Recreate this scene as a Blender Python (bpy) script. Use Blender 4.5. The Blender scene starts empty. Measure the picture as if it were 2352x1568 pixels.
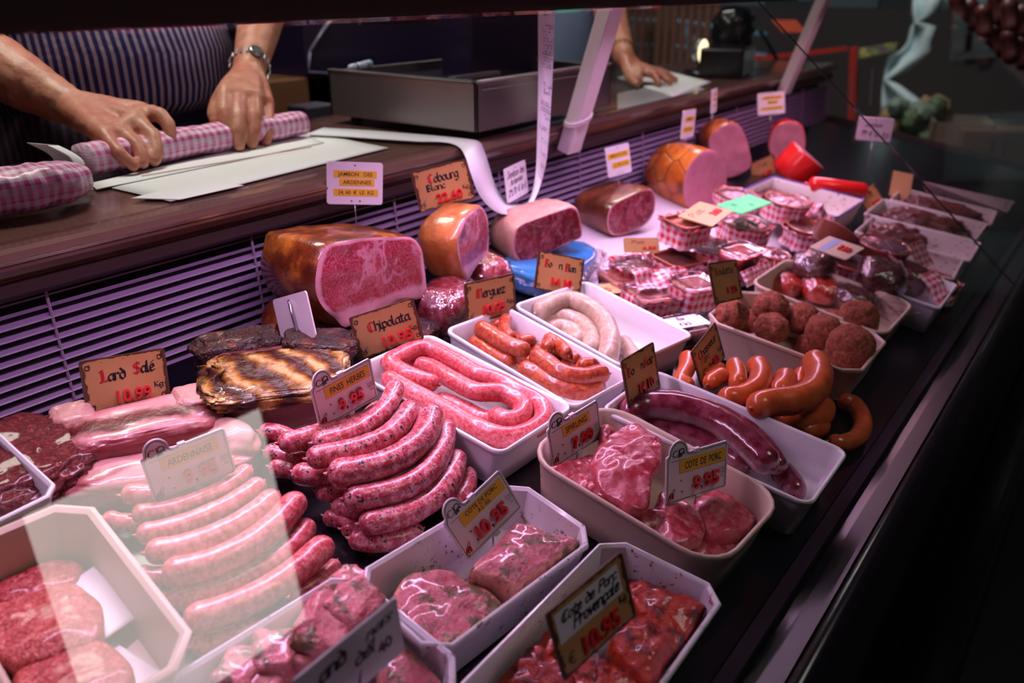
import bpy, bmesh, math, random
import numpy as np
from mathutils import Vector, Matrix, noise

# ------------------------------------------------------------------ camera, world, lights, exposure
H = 1.35                                   # camera height above the shop floor
sc = bpy.context.scene
COL = sc.collection
F = 1939.607
M = np.array([[0.62367, -0.33095, 0.70817], [-0.78168, -0.21154, 0.58955], [-0.0453, -0.92125, -0.38632]])
def _basis():
    vx = np.array([2727 - 1176, -39 - 784, F]); vy = np.array([-1690 - 1176, -46 - 784, F])
    ex = vx / np.linalg.norm(vx); ey = vy / np.linalg.norm(vy)
    ey = ey - ex * (ex @ ey); ey /= np.linalg.norm(ey)
    ez = np.cross(ex, ey)
    return np.array([ex, ey, ez])
M = _basis()
cd = bpy.data.cameras.new('camera'); cam = bpy.data.objects.new('camera', cd); COL.objects.link(cam)
cd.sensor_width = 36; cd.lens = F / 2352 * 36; cd.clip_start = .01; cd.clip_end = 100
cam.matrix_world = Matrix(((M[0, 0], -M[0, 1], -M[0, 2], 0), (M[1, 0], -M[1, 1], -M[1, 2], 0),
                           (M[2, 0], -M[2, 1], -M[2, 2], H), (0, 0, 0, 1)))
cd.dof.use_dof = True; cd.dof.focus_distance = .80; cd.dof.aperture_fstop = 5.0
sc.camera = cam
w = bpy.data.worlds.new('world'); sc.world = w; w.use_nodes = True
w.node_tree.nodes['Background'].inputs[0].default_value = (.55, .6, .75, 1)
w.node_tree.nodes['Background'].inputs[1].default_value = .008
def area(name, loc, size, energy, color, rot=(0, 0, 0), spread=None):
    l = bpy.data.lights.new(name, 'AREA'); l.shape = 'RECTANGLE'; l.size, l.size_y = size
    l.energy = energy; l.color = color
    if spread: l.spread = spread
    o = bpy.data.objects.new(name, l); o.location = loc; o.rotation_euler = rot; COL.objects.link(o); return o
# pink meat-counter tubes above the food, white lamps above the butcher's worktop, daylight past the far end
area('case_light', (.98, .590, H + .012), (1.56, .03), 8.6, (1.0, .58, .98), (-.42, 0, 0), 2.7)
area('case_light_far', (2.06, .590, H + .012), (.66, .03), 3.9, (1.0, .46, .66), (-.42, 0, 0), 2.7)
area('worktop_lamp', (.75, 1.32, H + .95), (.5, .25), 13, (1.0, .93, .84), (-.12, 0, 0))
area('worktop_lamp_far', (2.1, 1.3, H + .95), (.5, .25), 9, (1.0, .95, .9), (0, 0, 0))
area('far_end_fill', (2.9, 1.15, H + 1.55), (.8, .5), 34, (1.0, .93, .85), (0, math.radians(-48), 0), 2.0)  # added fill with no visible source, brightens the near sides of the stalls
area('street_daylight', (5.4, 3.2, H + 1.6), (1.6, 1.2), 40, (.78, .95, 1.0), (0, math.radians(-35), 0))
vs = sc.view_settings
vs.view_transform = 'Standard'; vs.look = 'None'; vs.gamma = 1; vs.exposure = 0.0; vs.use_curve_mapping = False
sc.cycles.max_bounces = 8; sc.cycles.transparent_max_bounces = 16

# ------------------------------------------------------------------ placing helpers
TH = math.radians(9)
NN = np.array([0, -math.sin(TH), math.cos(TH)]); ED = np.array([0, math.cos(TH), math.sin(TH)]); EX = np.array([1., 0, 0])
UP = np.array([0, 0, H])
def ray(px, py): return M @ np.array([(px - 1176) / F, (py - 784) / F, 1.0])
def dk(px, py, h=0): d = ray(px, py); return d * ((-.5 + h) / (NN @ d)) + UP       # on the sloping deck, h above it
def ay(px, py, y): d = ray(px, py); return d * (y / d[1]) + UP
def az(px, py, z): d = ray(px, py); return d * (z / d[2]) + UP                       # z relative to the camera
def V(x, y, z): return np.array([x, y, z + H], float)
def smooth_path(P, n, closed=False):
    P = np.array(P, float); m = len(P)
    out = []
    idx = lambda i: P[i % m] if closed else (P[i] if 0 <= i < m else (2 * P[0] - P[1] if i < 0 else 2 * P[-1] - P[-2]))
    seg = m if closed else m - 1
    for s in range(seg):
        p0, p1, p2, p3 = idx(s - 1), idx(s), idx(s + 1), idx(s + 2)
        for k in range(24):
            t = k / 24
            out.append(.5 * ((2 * p1) + (p2 - p0) * t + (2 * p0 - 5 * p1 + 4 * p2 - p3) * t * t + (3 * p1 - p0 - 3 * p2 + p3) * t ** 3))
    if not closed: out.append(P[-1])
    else: out.append(out[0])
    out = np.array(out); L = np.concatenate([[0], np.cumsum(np.linalg.norm(np.diff(out, axis=0), axis=1))])
    ts = np.linspace(0, L[-1], n + 1)[:-1] if closed else np.linspace(0, L[-1], n)
    return np.stack([np.interp(ts, L, out[:, i]) for i in range(out.shape[1])], 1)

# ------------------------------------------------------------------ object helpers
def tag(o, label=None, cat=None, group=None, kind=None):
    if label: o['label'] = label
    if cat: o['category'] = cat
    if group: o['group'] = group
    if kind: o['kind'] = kind
    return o
def empty(name, loc, label=None, cat=None, group=None):
    o = bpy.data.objects.new(name, None); o.location = loc; o.empty_display_size = .02; COL.objects.link(o)
    return tag(o, label, cat, group)
def build(name, verts, faces, mat, parent=None, smooth=False, uv=None, rad=None, keep=False):
    verts = np.array(verts, float)
    me = bpy.data.meshes.new(name)
    if keep: loc = np.zeros(3)
    elif parent is not None: loc = np.array(parent.matrix_basis.translation) if parent.parent is None else np.array((parent.parent.matrix_basis @ parent.matrix_basis).translation)
    else:
        loc = verts.mean(0); loc[2] = verts[:, 2].min()
    me.from_pydata((verts - loc).tolist(), [], [list(map(int, f)) for f in faces])
    if isinstance(mat, (list, tuple)):
        for m_ in mat: me.materials.append(m_)
    else: me.materials.append(mat)
    if smooth: me.polygons.foreach_set('use_smooth', [True] * len(me.polygons))
    if uv is not None:
        l = me.uv_layers.new(name='UVMap'); vi = np.zeros(len(me.loops), int); me.loops.foreach_get('vertex_index', vi)
        l.data.foreach_set('uv', np.array(uv, float)[vi].ravel())
    if rad is not None:
        a = me.attributes.new('rad', 'FLOAT', 'POINT'); a.data.foreach_set('value', np.array(rad, float))
    me.update()
    o = bpy.data.objects.new(name, me); COL.objects.link(o)
    if parent is not None: o.parent = parent
    else: o.location = loc
    return o
class MB:
    def __init__(s): s.v = []; s.f = []
    def add(s, v, f):
        b = len(s.v); s.v += [list(x) for x in v]; s.f += [[i + b for i in q] for q in f]; return s
    def box(s, lo, hi, R=None, c=None):
        x0, y0, z0 = lo; x1, y1, z1 = hi
        v = np.array([(x0, y0, z0), (x1, y0, z0), (x1, y1, z0), (x0, y1, z0), (x0, y0, z1), (x1, y0, z1), (x1, y1, z1), (x0, y1, z1)], float)
        if R is not None: v = v @ np.array(R).T
        if c is not None: v = v + np.array(c)
        return s.add(v, [(3, 2, 1, 0), (4, 5, 6, 7), (0, 1, 5, 4), (1, 2, 6, 5), (2, 3, 7, 6), (3, 0, 4, 7)])
    def prism(s, poly, t, z=0):           # poly 2D ccw, extruded along z
        n = len(poly); v = [(x, y, z + t) for x, y in poly] + [(x, y, z) for x, y in poly]
        return s.add(v, [list(range(n)), list(range(2 * n - 1, n - 1, -1))] + [(i, i + n, (i + 1) % n + n, (i + 1) % n) for i in range(n)])
    def tube(s, P, r, n=8, caps=True):
        v, f = tube_geo(np.array(P, float), r, n, caps); return s.add(v, f)
    def make(s, name, mat, parent=None, smooth=False, xf=None, bevel=0, keep=False):
        v = np.array(s.v, float); uv = None
        if xf is not None:
            lo, hi = v.min(0), v.max(0); uv = (v[:, :2] - lo[:2]) / np.maximum(hi[:2] - lo[:2], 1e-9)
            v = v @ np.array(xf[0]).T + np.array(xf[1])
        o = build(name, v, s.f, mat, parent, smooth, keep=keep, uv=uv)
        if bevel:
            b = o.modifiers.new('bevel', 'BEVEL'); b.width = bevel; b.segments = 2; b.limit_method = 'ANGLE'
        return o
def frames(P):
    T = np.gradient(P, axis=0); T /= np.linalg.norm(T, axis=1)[:, None] + 1e-12
    a = np.array([0, 0, 1.]) if abs(T[0][2]) < .9 else np.array([1., 0, 0])
    N = np.zeros_like(P); n = np.cross(T[0], a); n /= np.linalg.norm(n); N[0] = n
    for i in range(1, len(P)):
        n = N[i - 1] - T[i] * (N[i - 1] @ T[i]); N[i] = n / (np.linalg.norm(n) + 1e-12)
    return T, N, np.cross(T, N)
def tube_geo(P, r, n=8, caps=True):
    r = np.broadcast_to(np.array(r, float), (len(P),)); T, N, B = frames(P)
    a = np.linspace(0, 2 * math.pi, n, endpoint=False)
    v = (P[:, None, :] + r[:, None, None] * (np.cos(a)[None, :, None] * N[:, None, :] + np.sin(a)[None, :, None] * B[:, None, :])).reshape(-1, 3)
    f = [(i * n + j, i * n + (j + 1) % n, (i + 1) * n + (j + 1) % n, (i + 1) * n + j) for i in range(len(P) - 1) for j in range(n)]
    if caps: f += [list(range(n - 1, -1, -1)), [(len(P) - 1) * n + j for j in range(n)]]
    return v, f
def loft(name, rings, mat, parent=None, smooth=True, cap0=False, cap1=False, uvs=None, closed=True, rad=None, keep=False):
    n = len(rings[0]); m = len(rings); v = np.concatenate(rings)
    f = [(i * n + j, i * n + (j + 1) % n, (i + 1) * n + (j + 1) % n, (i + 1) * n + j) for i in range(m - 1) for j in range(n if closed else n - 1)]
    if cap0: f.append(list(range(n - 1, -1, -1)))
    if cap1: f.append([(m - 1) * n + j for j in range(n)])
    uv = None
    if uvs is not None: uv = [(j / n * uvs[0], i / (m - 1) * uvs[1]) for i in range(m) for j in range(n)]
    return build(name, v, f, mat, parent, smooth, uv=uv, rad=rad, keep=keep)
def nz(p, s, seed=0): return noise.noise(Vector((p[0] * s + seed * 7.3, p[1] * s - seed * 3.1, p[2] * s + seed * 1.7)))
_ico = {}
def ico(k):
    if k not in _ico:
        bm = bmesh.new(); bmesh.ops.create_icosphere(bm, subdivisions=k, radius=1)
        _ico[k] = (np.array([v.co[:] for v in bm.verts]), [[v.index for v in f.verts] for f in bm.faces]); bm.free()
    return _ico[k]
def blob_geo(c, rad, R=None, k=4, power=1.0, amp=.08, sc_=3, seed=0, amp2=0):
    v, f = ico(k); v = v.copy()
    if power != 1: v = np.sign(v) * np.abs(v) ** power; v /= np.max(np.abs(v), axis=0)
    n = np.array([nz(p, sc_, seed) for p in v]) * amp
    if amp2: n = n + np.array([nz(p, sc_ * 4, seed + 3) for p in v]) * amp2
    v = v * (1 + n)[:, None] * np.array(rad)
    if R is not None: v = v @ np.array(R).T
    return v + np.array(c), f
def blob(name, c, rad, mat, parent=None, **k):
    v, f = blob_geo(c, rad, **k); return build(name, v, f, mat, parent, True)
def rotz(a): c, s = math.cos(a), math.sin(a); return np.array([[c, -s, 0], [s, c, 0], [0, 0, 1]])
def rotx(a): c, s = math.cos(a), math.sin(a); return np.array([[1, 0, 0], [0, c, -s], [0, s, c]])
def roty(a): c, s = math.cos(a), math.sin(a); return np.array([[c, 0, s], [0, 1, 0], [-s, 0, c]])
DECKR = np.stack([EX, ED, NN], 1)

# ------------------------------------------------------------------ materials
def S(n): # srgb 0-255 -> linear
    return tuple(((c / 255) / 12.92 if c / 255 <= .04045 else ((c / 255 + .055) / 1.055) ** 2.4) for c in n)
class NT:
    def __init__(s, name):
        s.m = bpy.data.materials.new(name); s.m.use_nodes = True; s.t = s.m.node_tree; s.n = s.t.nodes; s.l = s.t.links
        s.p = s.n['Principled BSDF']; s.out = s.n['Material Output']; s.tc = s.n.new('ShaderNodeTexCoord')
    def N(s, typ, **k):
        nd = s.n.new(typ)
        for a, b in k.items():
            if a in nd.inputs: s.set(nd.inputs[a], b)
            else: setattr(nd, a, b)
        return nd
    def set(s, i, v):
        if isinstance(v, bpy.types.NodeSocket): s.l.new(v, i)
        elif isinstance(v, bpy.types.Node): s.l.new(v.outputs[0], i)
        elif isinstance(v, tuple) and len(v) == 3 and i.type == 'RGBA': i.default_value = (*v, 1)
        else: i.default_value = v
    def noise(s, scale, detail=4, rough=.6, vec=None, dist=0):
        return s.N('ShaderNodeTexNoise', Vector=vec or s.tc.outputs['Object'], Scale=scale, Detail=detail, Roughness=rough, Distortion=dist).outputs[0]
    def ramp(s, fac, stops, interp='LINEAR'):
        r = s.n.new('ShaderNodeValToRGB'); s.l.new(fac, r.inputs[0]); e = r.color_ramp.elements; r.color_ramp.interpolation = interp
        while len(e) < len(stops): e.new(.5)
        for q, (p, c) in zip(e, stops): q.position = p; q.color = (*c, 1) if not isinstance(c, float) else (c, c, c, 1)
        return r.outputs[0]
    def mix(s, fac, a, b, blend='MIX'):
        x = s.n.new('ShaderNodeMix'); x.data_type = 'RGBA'; x.blend_type = blend
        for i, v in ((0, fac), (6, a), (7, b)): s.set(x.inputs[i], v)
        return x.outputs[2]
    def math(s, op, a, b=0.0, c=0.0):
        x = s.n.new('ShaderNodeMath'); x.operation = op; s.set(x.inputs[0], a); s.set(x.inputs[1], b)
        if op in ('MULTIPLY_ADD', 'SMOOTH_MIN', 'COMPARE'): s.set(x.inputs[2], c)
        return x.outputs[0]
    def bump(s, h, st=.3, d=.001):
        b = s.n.new('ShaderNodeBump'); s.set(b.inputs['Strength'], st); s.set(b.inputs['Distance'], d); s.set(b.inputs['Height'], h); s.l.new(b.outputs[0], s.p.inputs['Normal'])
    def fin(s, col=None, rough=.5, metal=0, coat=0, spec=.5, sss=0, coatr=.1):
        p = s.p.inputs
        if col is not None: s.set(p['Base Color'], col)
        s.set(p['Roughness'], rough); p['Metallic'].default_value = metal; s.set(p['Coat Weight'], coat); p['Coat Roughness'].default_value = coatr
        p['Specular IOR Level'].default_value = spec
        if sss: p['Subsurface Weight'].default_value = sss; p['Subsurface Radius'].default_value = (.006, .002, .001); p['Subsurface Scale'].default_value = .5
        return s.m
def plain(name, c, rough=.5, metal=0, coat=0, var=.06, scale=30, spec=.5, bump=0):
    t = NT(name); n = t.noise(scale); c = tuple(c)
    col = t.mix(n, tuple(x * (1 - var) for x in c), tuple(min(1, x * (1 + var)) for x in c))
    if bump: t.bump(n, bump, .002)
    return t.fin(col, rough, metal, coat, spec)
def emis(name, c, s):
    t = NT(name); t.p.inputs['Emission Color'].default_value = (*c, 1); t.p.inputs['Emission Strength'].default_value = s
    return t.fin(tuple(c), .5)
def thin(name, tint=(1, 1, 1), r0=.04, rough=0.0, gain=1.0, bump=0, bscale=60):
    t = NT(name); t.n.remove(t.p); g = t.n.new('ShaderNodeNewGeometry')
    d = t.n.new('ShaderNodeVectorMath'); d.operation = 'DOT_PRODUCT'; t.l.new(g.outputs['Incoming'], d.inputs[0])
    nn = g.outputs['Normal']
    if bump:
        b = t.n.new('ShaderNodeBump'); b.inputs['Strength'].default_value = bump; b.inputs['Distance'].default_value = .003
        t.l.new(t.noise(bscale, 2), b.inputs['Height']); nn = b.outputs[0]
    t.l.new(nn, d.inputs[1])
    c = t.math('ABSOLUTE', d.outputs['Value']); c = t.math('SUBTRACT', 1.0, c); c = t.math('POWER', c, 5.0)
    fac = t.math('MULTIPLY_ADD', c, (1 - r0) * gain, r0); fac = t.math('MINIMUM', fac, 1.0)
    tr = t.n.new('ShaderNodeBsdfTransparent'); tr.inputs[0].default_value = (*tint, 1)
    gl = t.n.new('ShaderNodeBsdfGlossy'); gl.inputs['Roughness'].default_value = rough
    if bump: t.l.new(nn, gl.inputs['Normal'])
    mx = t.n.new('ShaderNodeMixShader'); t.l.new(fac, mx.inputs[0]); t.l.new(tr.outputs[0], mx.inputs[1]); t.l.new(gl.outputs[0], mx.inputs[2])
    t.l.new(mx.outputs[0], t.out.inputs[0]); return t.m
def sausage_mat(name, base, light, dark, scale=160, herb=None, herbs=90, herbw=.13, rough=.33, coat=.35, fat=.5, bump=.25):
    t = NT(name)
    n1 = t.noise(scale, 5, .65); n2 = t.noise(scale * .35, 3, .5)
    col = t.ramp(n1, [(.30, dark), (.46, base), (.60, light)])
    v = t.N('ShaderNodeTexVoronoi', Vector=t.tc.outputs['Object'], Scale=scale * 1.3).outputs['Distance']
    fm = t.ramp(t.math('ADD', v, t.math('MULTIPLY', n2, .25)), [(.26, 1.0), (.40, 0.0)])
    col = t.mix(t.math('MULTIPLY', fm, fat), col, tuple(min(1, x * 1.15 + .05) for x in light))
    big = t.noise(18, 2); col = t.mix(t.ramp(big, [(.35, 0.0), (.7, .35)]), col, dark)
    if herb:
        hm = t.ramp(t.noise(herbs * 3.2, 2, .5, dist=.6), [(.590, 0.0), (.62, 1.0)])
        gate = t.ramp(t.noise(herbs * .8, 2), [(.44, 0.0), (.50, 1.0)])
        col = t.mix(t.math('MULTIPLY', hm, gate), col, herb)
    t.bump(t.math('ADD', t.math('MULTIPLY', n1, .5), t.noise(70, 3)), bump, .0012)
    return t.fin(col, t.ramp(n2, [(.3, rough - .08), (.7, rough + .12)]), 0, coat, .5, 0, .12)
def meat_mat(name, a, b, fatc, veins=14, veinw=.03, veinamt=.7, rough=.3, coat=.5, herb=None, herbs=60, sauce=None, rim=0, rimc=None, grain=120, bump=.5, dist=1.6, low=0):
    t = NT(name); ob = t.tc.outputs['Object']
    n1 = t.noise(grain, 5, .65); n2 = t.noise(22, 4, .6); n9 = t.noise(260, 4, .7)
    col = t.mix(t.ramp(n2, [(.35, 0.0), (.65, 1.0)]), a, b)
    col = t.mix(t.ramp(n1, [(.45, 0.0), (.72, .5)]), col, fatc)
    dv = t.N('ShaderNodeTexNoise', Vector=ob, Scale=veins * 1.5, Detail=4.0)
    vec = t.n.new('ShaderNodeVectorMath'); vec.operation = 'MULTIPLY_ADD'; t.l.new(dv.outputs['Color'], vec.inputs[0])
    vec.inputs[1].default_value = (dist / veins,) * 3; t.l.new(ob, vec.inputs[2])
    vo = t.N('ShaderNodeTexVoronoi', Vector=vec.outputs[0], Scale=veins, feature='DISTANCE_TO_EDGE').outputs['Distance']
    vm = t.ramp(vo, [(veinw * .3, 1.0), (veinw * 2.2, 0.0)])
    gate = t.ramp(t.noise(veins * .8, 2), [(.4, 0.15), (.6, 1.0)])
    col = t.mix(t.math('MULTIPLY', t.math('MULTIPLY', vm, gate), veinamt), col, fatc)
    if rim:
        at = t.n.new('ShaderNodeAttribute'); at.attribute_name = 'rad'
        e = t.math('ADD', at.outputs['Fac'], t.math('MULTIPLY', t.math('SUBTRACT', n2, .5), .16))
        col = t.mix(t.ramp(e, [(1 - rim - .02, 0.0), (1 - rim + .02, 1.0)]), col, rimc or fatc)
    if low:
        s3 = t.n.new('ShaderNodeSeparateXYZ'); t.l.new(ob, s3.inputs[0]); zz = t.math('ADD', s3.outputs[2], t.math('MULTIPLY', n2, .016))
        col = t.mix(t.ramp(t.math('MULTIPLY', zz, 10.0), [(low * 10 + .08, .85), (low * 10 + .13, 0.0)]), col, rimc or fatc)
    if sauce:
        sm = t.ramp(t.noise(34, 6, .72), [(.49, 0.0), (.56, 1.0)]); col = t.mix(t.math('MULTIPLY', sm, sauce[1]), col, sauce[0])
    if herb:
        vv = t.N('ShaderNodeTexVoronoi', Vector=ob, Scale=herbs * 3).outputs['Distance']
        hm = t.ramp(vv, [(.16, 1.0), (.24, 0.0)]); g2 = t.ramp(t.noise(45, 3), [(.48, 0.0), (.62, 1.0)])
        col = t.mix(t.math('MULTIPLY', hm, g2), col, herb)
    t.bump(t.math('ADD', t.math('MULTIPLY', n9, .45), t.math('ADD', t.math('MULTIPLY', n1, .4), t.noise(70, 4, .7))), bump, .003)
    return t.fin(col, t.ramp(t.noise(55, 3), [(.35, rough - .14), (.65, rough + .15)]), 0, coat, .5, 0, .08)

WHITE = (.80, .78, .80)
m_tray = plain('white_melamine', (.78, .76, .80), .28, coat=.3, var=.02)
m_beige = plain('beige_melamine', (.60, .46, .36), .42, var=.05)
def dirty(name, base, c1, c2, thr=.60):
    t = NT(name); n = t.noise(38, 6, .7); n2 = t.noise(150, 4, .7)
    col = t.mix(t.ramp(n, [(thr, 0.0), (thr + .05, .85)]), base, c2)
    col = t.mix(t.math('MULTIPLY', t.ramp(n2, [(.60, 0.0), (.64, 1.0)]), t.ramp(t.noise(16, 2), [(.45, 0.0), (.55, 1.0)])), col, c1)
    return t.fin(col, .3, 0, .3)
m_tray_herb = dirty('herb_stained_melamine', (.78, .76, .80), (.06, .06, .02), (.38, .26, .06), .645)
m_tray_sauce = dirty('sauce_stained_melamine', (.74, .72, .78), (.25, .03, .01), (.62, .20, .03), .62)
m_tray_dirty = dirty('paste_stained_melamine', (.72, .62, .60), (.12, .05, .03), (.45, .28, .2), .60)
m_brown = plain('brown_lacquered_metal', (.125, .058, .045), .24, coat=.5, var=.12)
m_dark = plain('dark_lacquered_metal', (.030, .012, .013), .42, var=.2)
m_black = plain('black_painted_metal', (.0035, .003, .0035), .28, coat=.2, var=.1)
m_rubber = plain('black_rubber', (.004, .0035, .004), .6)
m_steel = plain('brushed_steel', (.42, .40, .40), .28, metal=.85, var=.08)
m_slat = plain('lilac_painted_slats', (.20, .135, .25), .42, var=.04)
m_gap = plain('dark_grille_back', (.012, .009, .012), .8)
m_wire = plain('grille_wire', (.30, .20, .32), .4)
m_strut = plain('off_white_metal', (.70, .62, .64), .4, var=.04)
m_paper = plain('white_wrapping_paper', (.84, .86, .86), .7, var=.02)
m_receipt = plain('receipt_paper', (.78, .78, .84), .6, var=.02)
m_ink = plain('black_ink', (.012, .012, .02), .5)
m_grey_ink = plain('grey_ink', (.18, .15, .2), .6)
m_green = plain('green_ink', (.02, .11, .09), .5)
m_red = plain('red_plastic_digits', (.72, .02, .03), .35, coat=.3)
m_redink = plain('red_ink', (.50, .02, .025), .5)
m_redfade = plain('faded_red_ink', (.42, .05, .05), .5)
m_yellow = plain('yellow_tape', (.80, .47, .04), .4)
m_card = plain('white_plastic_card', (.78, .72, .80), .3, coat=.2, var=.02)
m_glass = thin('display_glass', (.985, .99, .985), .042)
m_wrapclear = thin('clear_film', (.95, .93, .95), .12, .07, 1.4, 1.0, 110)
m_tubclear = thin('clear_tub_plastic', (.93, .90, .93), .10, .10, 1.2)
m_red_wax = plain('red_casing', (.62, .012, .012), .25, coat=.5)
m_blue_film = plain('blue_vacuum_film', (.04, .22, .55), .18, coat=.8, var=.35, scale=40, bump=.8)
m_skin = None
def tan_card():
    t = NT('parchment_card'); g = t.tc.outputs['UV']
    sx = t.n.new('ShaderNodeSeparateXYZ'); t.l.new(g, sx.inputs[0])
    ex = t.math('ABSOLUTE', t.math('SUBTRACT', sx.outputs[0], .5)); ey = t.math('ABSOLUTE', t.math('SUBTRACT', sx.outputs[1], .5))
    e = t.math('MAXIMUM', ex, t.math('SUBTRACT', ey, .012))
    n = t.noise(140, 4, .7); n2 = t.noise(500, 3)
    e2 = t.math('ADD', e, t.math('MULTIPLY', t.math('SUBTRACT', n, .5), .13))
    col = t.ramp(e2, [(.0, (.58, .30, .12)), (.445, (.50, .25, .095)), (.458, (.06, .022, .012)), (.49, (.10, .04, .02))])
    col = t.mix(t.math('MULTIPLY', t.ramp(n2, [(.66, 0.0), (.70, 1.0)]), t.ramp(e, [(.33, 0.0), (.42, 1.0)])), col, (.05, .02, .01))
    return t.fin(col, .4, 0, .15)
m_tan = tan_card(); m_tan_edge = plain('parchment_card_edge', (.60, .35, .15), .4)
def gingham(name, strong, white, nx=1, ny=1, rough=.45, coat=.2):
    t = NT(name); s = t.n.new('ShaderNodeSeparateXYZ'); t.l.new(t.tc.outputs['UV'], s.inputs[0])
    a = t.math('GREATER_THAN', t.math('FRACT', t.math('MULTIPLY', s.outputs[0], float(nx))), .5)
    b = t.math('GREATER_THAN', t.math('FRACT', t.math('MULTIPLY', s.outputs[1], float(ny))), .5)
    f = t.math('MULTIPLY', t.math('ADD', a, b), .5)
    col = t.ramp(f, [(0, white), (.5, tuple((x * .5 + y * .5) for x, y in zip(strong, white))), (1, strong)])
    t.bump(t.noise(60, 3), .4, .002)
    return t.fin(col, rough, 0, coat)
m_ging_red = gingham('red_gingham_paper', (.62, .02, .04), (.78, .62, .72))
m_ging_pink = gingham('pink_gingham_paper', (.62, .07, .30), (.84, .66, .80))

# sausages and meat
C = S
m_fines = sausage_mat('herb_sausage', C((184, 70, 84)), C((222, 150, 160)), C((150, 36, 50)), 170, (.022, .030, .030), 105, .22, fat=.75, bump=.5)
m_arden = sausage_mat('coarse_pork_sausage', C((192, 78, 84)), C((220, 140, 140)), C((158, 42, 52)), 190, fat=.7, bump=.4)
m_chip = sausage_mat('chipolata', C((204, 78, 88)), C((222, 128, 130)), C((176, 44, 58)), 280, fat=.5, bump=.35)
m_merg = sausage_mat('merguez', C((164, 54, 28)), C((190, 92, 48)), C((128, 30, 18)), 240, fat=.4, rough=.38, bump=.5)
m_bblanc = sausage_mat('white_pudding', C((178, 152, 132)), C((198, 176, 152)), C((156, 126, 112)), 120, fat=.1, rough=.4, coat=.2, bump=.15)
m_bnoir = sausage_mat('black_pudding', C((112, 32, 48)), C((138, 64, 84)), C((66, 12, 22)), 60, fat=.0, rough=.22, coat=.7)
m_cerv = sausage_mat('smoked_sausage', C((206, 92, 44)), C((216, 108, 56)), C((176, 66, 32)), 60, fat=.0, rough=.3, coat=.4, bump=.1)
m_mince = None
def mince_mat():
    t = NT('minced_meat'); n = t.noise(230, 4, .6, dist=1.2); n2 = t.noise(30, 3)
    col = t.ramp(n, [(.3, C((120, 24, 30))), (.5, C((180, 62, 62))), (.68, C((214, 132, 124)))])
    col = t.mix(t.ramp(n2, [(.4, 0.0), (.7, .3)]), col, C((150, 40, 44))); t.bump(n, .9, .0022)
    return t.fin(col, .45, 0, .15)
m_mince = mince_mat()
def dmince():
    t = NT('dark_minced_beef'); n = t.noise(160, 4, .6, dist=2.5)
    col = t.ramp(n, [(.3, C((50, 6, 10))), (.52, C((112, 20, 26))), (.7, C((150, 60, 60)))]); t.bump(n, 1.0, .004)
    return t.fin(col, .35, 0, .3)
m_dmince = dmince()
m_neck = meat_mat('raw_pork_chop', C((182, 58, 74)), C((146, 26, 42)), C((216, 140, 150)), 20, .030, .6, .3, .4, bump=.35)
m_chop = meat_mat('marinated_pork_chop', C((192, 96, 110)), C((160, 54, 74)), C((216, 160, 152)), 16, .03, .35, .30, .45, herb=(.02, .03, .008), herbs=110, sauce=(C((74, 78, 24)), .9), rim=.09, rimc=C((212, 140, 122)), bump=1.0)
m_cube = meat_mat('marinated_pork_cube', C((220, 120, 128)), C((196, 88, 100)), C((236, 188, 182)), 20, .04, .4, .3, .4, herb=(.03, .03, .01), herbs=90, sauce=(C((84, 80, 30)), .9), bump=.9)
m_prov = meat_mat('red_marinated_chop', C((200, 52, 14)), C((150, 18, 8)), C((214, 92, 30)), 16, .03, .10, .22, .55, herb=(.05, .01, .005), herbs=60, sauce=(C((74, 4, 5)), .92), bump=1.3)
m_ham_face = meat_mat('cured_ham_face', C((176, 40, 66)), C((138, 22, 44)), C((228, 160, 186)), 9, .016, .95, .3, .4, rim=.07, rimc=C((216, 150, 172)), bump=.12, grain=420, low=.018)
m_ham_dark = meat_mat('dark_ham_face', C((128, 30, 42)), C((92, 16, 28)), C((200, 120, 140)), 20, .02, .6, .3, .5, rim=.05, rimc=C((206, 140, 150)), bump=.15)
m_cooked = meat_mat('cooked_ham_face', C((196, 122, 140)), C((184, 108, 128)), C((206, 140, 156)), 18, .01, .3, .4, .2, bump=.1)
m_parma = meat_mat('ham_fat_rind', C((196, 150, 140)), C((176, 120, 112)), C((214, 170, 160)), 10, .02, .3, .45, .2, bump=.3)
def rind(name, a, b, c, net=0, scale=16):
    t = NT(name); n = t.noise(scale, 5, .6); col = t.ramp(n, [(.3, a), (.5, b), (.66, c)])
    h = t.noise(50, 4)
    if net:
        v = t.N('ShaderNodeTexVoronoi', Vector=t.tc.outputs['Object'], Scale=net, feature='DISTANCE_TO_EDGE').outputs['Distance']
        vm = t.ramp(v, [(.015, 1.0), (.05, 0.0)]); col = t.mix(t.math('MULTIPLY', vm, .7), col, a); h = t.math('SUBTRACT', h, t.math('MULTIPLY', vm, .6))
    t.bump(h, .6, .003); return t.fin(col, .32, 0, .5)
m_rind = rind('smoked_ham_rind', C((44, 12, 8)), C((108, 46, 16)), C((176, 104, 36)), 0, 28)
m_rind_o = rind('cooked_ham_rind', C((130, 50, 20)), C((205, 104, 36)), C((222, 138, 56)), 22)
m_rind_p = rind('pale_rind', C((140, 80, 40)), C((196, 116, 62)), C((212, 150, 96)))
m_rind_d = rind('dark_rind', C((44, 18, 14)), C((110, 54, 30)), C((150, 84, 46)))
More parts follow.
